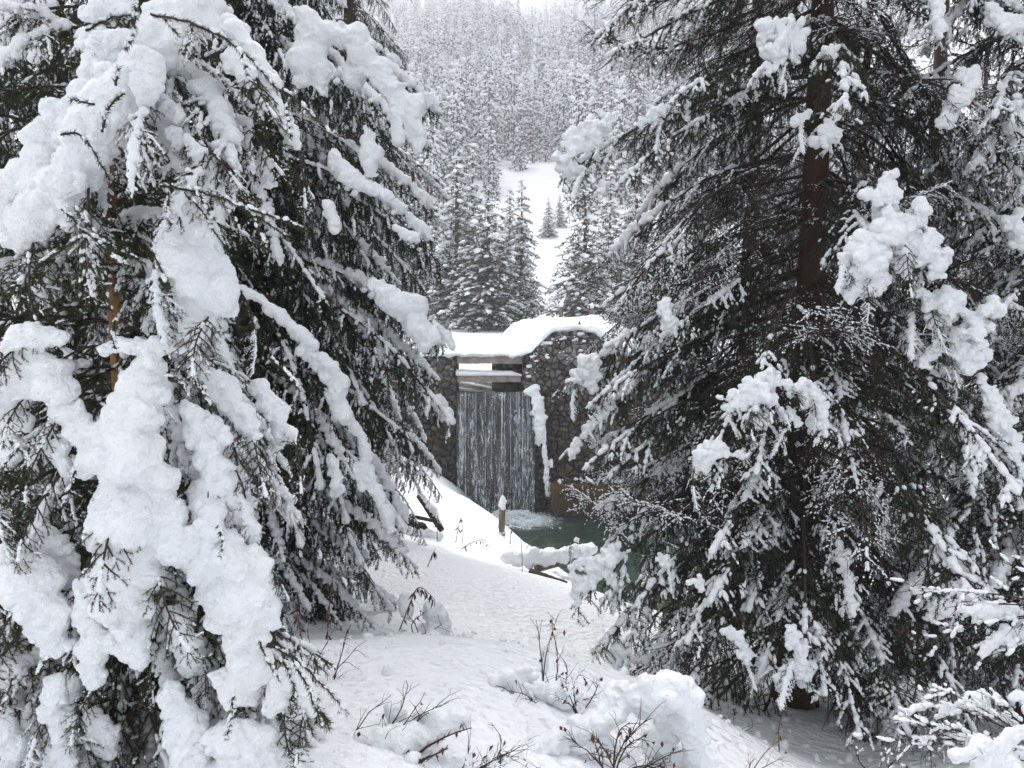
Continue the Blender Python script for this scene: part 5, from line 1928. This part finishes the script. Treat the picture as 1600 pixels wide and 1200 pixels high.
stalk('second reddish stalk left of the leafy one under the curtain spruce', [(478, 1040, 5.3), (470, 990, 5.3), (462, 940, 5.3)], 0.006, 14, (0.10, 0.010), 13, 0.1)
stalk('long thin stem lying almost flat over the snow path', [(540, 1040, 4.6), (570, 1043, 4.6), (604, 1054, 4.6)], 0.004, 2, (0.05, 0.006), 14, 0.2, M_TWIGDARK)
stalk('thin stalk with two branches rising from the shaded snow on the right', [(1218, 1180, 4.6), (1216, 1140, 4.6), (1222, 1115, 4.6)], 0.004, 4, (0.04, 0.006), 15, 0.2, M_TWIGDARK)


def shrub(name, label, base, tips, seed, rad=0.006, side=5, slen=0.16, nleaf=0, snow=0.0, mat=None, snow_r=0.014, cat='shrub', group=None, leaf=(0.035, 0.008)):
    """bare shrub: a stem from the base towards every tip (pixel points), with side twigs"""
    rg = np.random.default_rng(seed)
    B0 = P(*base)
    t = thing(name, label, cat, B0, group)
    C, CR, CD = [], [], []
    ends = []
    for tip in tips:
        e = P(*tip) - B0
        L = np.linalg.norm(e)
        m = 9
        u = np.linspace(0, 1, m)[:, None]
        bow = np.array([rg.normal() * 0.06, rg.normal() * 0.05, 0.10 * L])
        c = e * u + bow * (u * (1 - u)) * 4 * 0.6 + rg.normal(size=(m, 3)) * L * 0.008 * u
        g = Geo()
        r = rad * (1 - 0.75 * u[:, 0])
        tubes(g, c[:-1], c[1:], r[:-1], r[1:], 5, 0)
        allp = [(c[k], c[k + 1]) for k in range(m - 1)]
        for k in range(side):
            s = rg.uniform(0.25, 0.98)
            q = s * (m - 1)
            i = min(int(q), m - 2)
            p = c[i] * (1 - q + i) + c[i + 1] * (q - i)
            d = norm(c[i + 1] - c[i]) + rg.normal(size=3) * 0.55
            cc = curve(rg, p, norm(d), slen * rg.uniform(0.4, 1.2), 5, 0.15, 0.16)
            tubes(g, cc[:-1], cc[1:], np.linspace(rad * 0.42, rad * 0.2, 5), np.linspace(rad * 0.38, rad * 0.16, 5), 3, 0)
            allp += [(cc[k2], cc[k2 + 1]) for k2 in range(5)]
            if rg.random() < 0.5:
                i2 = rg.integers(1, 4)
                c3 = curve(rg, cc[i2], norm(cc[i2 + 1] - cc[i2] + rg.normal(size=3) * 0.03), slen * 0.4, 3, 0.1, 0.2)
                tubes(g, c3[:-1], c3[1:], [rad * 0.22] * 3, [rad * 0.16] * 3, 3, 0)
                allp += [(c3[k2], c3[k2 + 1]) for k2 in range(3)]
            ends.append(cc[-1])
        link('twig', g.mesh('twig', [mat or M_TWIGDARK]), t)
        for a_, b_ in allp:
            if rg.random() < snow:
                n = max(1, int(np.linalg.norm(b_ - a_) / (snow_r * 1.1)))
                for k in range(n):
                    u_ = rg.random()
                    C.append(a_ * (1 - u_) + b_ * u_ + np.array((0, 0, snow_r * 0.7)))
                    CR.append(snow_r * rg.uniform(0.5, 1.3))
                    CD.append(b_ - a_)
    for k in range(nleaf):
        g = Geo()
        leaves(g, rg, [ends[rg.integers(0, len(ends))] + rg.normal(size=3) * 0.01], leaf[0], leaf[1])
        link('leaf', g.mesh('leaf', [M_LEAF]), t)
    if C:
        g = Geo()
        blobs(g, rg, np.array(C), np.array(CR), np.array(CD), 1.5, 0, 2, 0.08)
        tag(link('snow', g.mesh('snow', [M_SNOW]), t), kind='stuff')
    return t


shrub('shrub', 'thin dark bare twigs fanning up beside the nearest spruce at lower left', (490, 1150, 3.5), [(545, 975, 3.6), (512, 1000, 3.5), (572, 1000, 3.7), (500, 1080, 3.4), (530, 1075, 3.4), (478, 985, 3.6)], 81, 0.0045, 7, 0.14, 7)
sb = shrub('shrub', 'bare shrub with a snow loaded limb low in the foreground left of centre', (545, 1215, 2.75), [(637, 1062, 2.9), (665, 1080, 2.9), (690, 1100, 2.9), (700, 1095, 2.9), (645, 1120, 2.85), (612, 1085, 2.95), (620, 1160, 2.8), (600, 1190, 2.75)], 82, 0.0045, 6, 0.12, 5)
snow_mass('snow', sb, [[(545, 1200, 2.8, 24), (590, 1165, 2.8, 34), (635, 1150, 2.8, 36), (675, 1140, 2.8, 30), (708, 1130, 2.8, 24), (724, 1126, 2.8, 16)], [(608, 1105, 2.95, 17), (625, 1125, 2.95, 18)], [(660, 1120, 2.9, 14), (675, 1122, 2.9, 14)],
                       [(580, 1210, 2.8, 36), (640, 1200, 2.8, 34)]], 0.007, 61, jit=0.15, nod=2, sm=12)
tl = shrub('fallen_branch', 'dark broken branch under the snow loaded limb in the foreground', (640, 1205, 2.72), [(736, 1138, 2.75), (700, 1170, 2.7)], 83, 0.008, 10, 0.03, 4, cat='branch')
hb = shrub('shrub', 'snow buried shrub with a big arched hump and dark leafy twigs hanging under it', (960, 1230, 3.0), [(1020, 1120, 3.0), (1068, 1170, 2.95), (1050, 1190, 2.9), (1035, 1195, 2.9), (1010, 1150, 2.95), (925, 1150, 2.9),
            (985, 1130, 2.9), (880, 1150, 3.0), (940, 1160, 2.85)], 84, 0.005, 9, 0.12, 26)
snow_mass('snow', hb, [[(935, 1118, 3.2, 34), (968, 1095, 3.2, 38), (1005, 1082, 3.2, 36), (1045, 1085, 3.2, 36), (1068, 1110, 3.2, 34), (1080, 1150, 3.2, 30), (1092, 1195, 3.2, 30), (1100, 1240, 3.2, 34)],
                       [(1000, 1100, 3.25, 34), (1045, 1115, 3.25, 34), (1030, 1150, 3.35, 32), (1060, 1180, 3.35, 34)],
                       [(950, 1125, 3.15, 30), (905, 1143, 3.15, 30), (865, 1165, 3.1, 32), (820, 1190, 3.05, 36), (770, 1215, 3.0, 42)],
                       [(950, 1170, 3.3, 36), (900, 1200, 3.3, 36), (1000, 1200, 3.3, 36)]], 0.0085, 62, jit=0.15, nod=2, sm=12)
h2 = shrub('shrub', 'low shrub holding two round lumps of snow with thin black twigs between them', (850, 1120, 3.7), [(862, 985, 3.9), (838, 970, 3.9), (872, 960, 4.0), (775, 1070, 3.7), (800, 1080, 3.6), (828, 1095, 3.6), (880, 1030, 3.9)], 85, 0.0045, 8, 0.10, 12)
snow_mass('snow', h2, [[(748, 1090, 3.8, 20), (775, 1068, 3.8, 26), (805, 1058, 3.8, 24), (825, 1058, 3.8, 17)], [(820, 1085, 3.75, 17), (845, 1082, 3.75, 22), (875, 1090, 3.75, 26), (905, 1110, 3.75, 26), (930, 1110, 3.75, 20)], [(800, 1110, 3.75, 18)],
                       [(860, 1080, 3.7, 20), (880, 1100, 3.7, 20)], [(852, 1020, 3.95, 6), (850, 1050, 3.9, 6)], [(905, 1085, 3.6, 8), (925, 1100, 3.6, 9)], [(930, 1060, 3.9, 8)]], 0.008, 63, jit=0.15, nod=2, sm=12)
br_ = shrub('shrub', 'snow loaded shrub twigs reaching in from the lower right corner', (1660, 1190, 3.2), [(1395, 1125, 3.5), (1440, 1090, 3.5), (1480, 1080, 3.4), (1500, 1150, 3.2), (1540, 1180, 3.1), (1380, 1160, 3.5), (1560, 1100, 3.3)], 86, 0.006, 10, 0.18, 8, 0.35, snow_r=0.010)
snow_mass('snow', br_, [[(1400, 1125, 3.5, 6), (1420, 1112, 3.5, 8), (1440, 1104, 3.5, 8), (1455, 1105, 3.45, 7)], [(1462, 1122, 3.4, 6), (1480, 1108, 3.4, 12), (1505, 1100, 3.4, 12), (1530, 1095, 3.4, 17), (1540, 1105, 3.4, 12)],
                        [(1505, 1185, 3.1, 16), (1535, 1165, 3.1, 18), (1565, 1160, 3.1, 16), (1600, 1140, 3.1, 14)], [(1520, 1200, 3.1, 26), (1560, 1190, 3.1, 22), (1600, 1190, 3.1, 24)], [(1590, 1080, 3.2, 12), (1600, 1095, 3.2, 14)]], 0.008, 64, jit=0.3, nod=4)
b2 = shrub('shrub', 'overhanging bare twigs carrying long pads of snow at the right edge', (1690, 960, 3.6), [(1390, 925, 4.0), (1480, 950, 3.9), (1530, 1030, 3.8), (1545, 1000, 3.8), (1455, 1000, 4.0), (1570, 880, 4.0)], 87, 0.006, 9, 0.2, 4, 0.3, snow_r=0.010)
snow_mass('snow', b2, [[(1505, 955, 3.8, 10), (1535, 955, 3.8, 12), (1570, 955, 3.8, 12), (1600, 965, 3.8, 14)], [(1535, 1025, 3.75, 8), (1550, 1005, 3.75, 10), (1570, 995, 3.75, 14), (1600, 985, 3.75, 18)], [(1580, 1010, 3.7, 12)]], 0.008, 65, jit=0.3, nod=4)
shrub('shrub', 'low dark grass like tuft in the shaded snow under the big spruce', (1150, 1145, 5.2), [(1140, 1115, 5.2), (1155, 1112, 5.2), (1168, 1118, 5.2), (1185, 1130, 5.2), (1180, 1145, 5.1), (1130, 1120, 5.2)], 88, 0.003, 4, 0.06, 0)
shrub('shrub', 'twiggy stem with fine snow specks in the shade at lower right', (1370, 1215, 3.9), [(1400, 1160, 3.9), (1440, 1150, 3.9), (1385, 1190, 3.9), (1350, 1170, 4.0)], 89, 0.004, 6, 0.12, 2, 0.12, snow_r=0.006)
shrub('shrub', 'two thin black twigs sticking out of the snow at bottom centre', (745, 1215, 2.9), [(768, 1130, 2.9), (780, 1150, 2.9), (822, 1195, 2.8), (820, 1172, 2.8)], 90, 0.0035, 3, 0.06, 6)
shrub('shrub', 'pale forked twig rising from the snow at lower right of the hump', (1170, 1215, 3.9), [(1222, 1155, 3.9), (1232, 1180, 3.9), (1180, 1185, 3.9)], 91, 0.004, 4, 0.1, 3, mat=M_STALK)

shrub('shrub', 'sprawling thin twigs between the snow hump and the loaded limb at the bottom', (700, 1225, 2.7), [(760, 1195, 2.72), (815, 1180, 2.75), (655, 1190, 2.7), (735, 1165, 2.75), (845, 1200, 2.75), (830, 1160, 2.8)], 94, 0.004, 7, 0.11, 10, 0.12, snow_r=0.007)
shrub('shrub', 'small twig tuft with black leaves poking out left of the big snow hump', (905, 1120, 3.3), [(880, 1060, 3.35), (925, 1065, 3.35), (915, 1045, 3.4), (860, 1090, 3.3), (935, 1090, 3.3)], 95, 0.0035, 6, 0.08, 9, 0.15, snow_r=0.007)
shrub('shrub', 'fine twigs with red brown leaves at the shrub base beside the nearest spruce', (500, 1225, 2.9), [(560, 1130, 2.95), (590, 1150, 2.9), (530, 1110, 3.0), (575, 1195, 2.85), (610, 1200, 2.8)], 96, 0.004, 8, 0.1, 12, 0.15, snow_r=0.008)
bb = shrub('shrub', 'bush buried under a rounded heap of snow at the foot of the curtain spruce', (655, 1000, 6.0), [(668, 955, 5.9), (690, 975, 5.9), (640, 965, 6.0), (664, 990, 5.7)], 92, 0.006, 5, 0.12, 6)
snow_mass('snow', bb, [[(672, 950, 6.1, 20), (684, 965, 6.1, 20), (676, 985, 6.1, 24), (655, 985, 6.1, 20)], [(620, 1000, 5.9, 16), (650, 1005, 5.8, 18), (680, 1000, 5.8, 14)], [(630, 930, 6.3, 12), (636, 960, 6.2, 14)]], 0.013, 66, jit=0.2, nod=3)

# snow crumbs that dropped from the boughs
g = Geo()
n = 420
cxy = np.concatenate([np.stack([rf.normal(size=n // 2) * 0.9 + 2.2, rf.normal(size=n // 2) * 0.9 + 5.3], 1), np.stack([rf.normal(size=n // 2) * 0.7 - 0.9, rf.normal(size=n // 2) * 1.3 + 5.4], 1)])
cr = 0.006 + 0.028 * rf.random(len(cxy)) ** 3
czz = hground(cxy[:, 0][:, None], cxy[:, 1][:, None])[:, 0]
blobs(g, rf, np.stack([cxy[:, 0], cxy[:, 1], czz + cr * 0.3], 1), cr, None, 1.4, 0, 2, 0.12)
tag(link('snow_crumbs', g.mesh('snow_crumbs', [M_SNOW])), 'small crumbs of snow fallen from the boughs onto the snowy ground', kind='stuff')

# ------------------------------------------------------------------ haze in the valley air
if USE_HAZE:
    m = bpy.data.materials.new('haze')
    m.use_nodes = True
    nt = m.node_tree
    nt.nodes.clear()
    pv_ = nt.nodes.new('ShaderNodeVolumePrincipled')
    pv_.inputs['Color'].default_value = (0.96, 0.97, 1.0, 1)
    pv_.inputs['Density'].default_value = HAZE
    pv_.inputs['Anisotropy'].default_value = 0.0
    out = nt.nodes.new('ShaderNodeOutputMaterial')
    nt.links.new(pv_.outputs[0], out.inputs['Volume'])
    g = Geo()
    box_geo(g, -2100, 2100, -20, 2430, POOL_Z - 6, EYE + 990)
    me = g.mesh('haze', [m], False)
    tag(link('haze', me), kind='stuff')
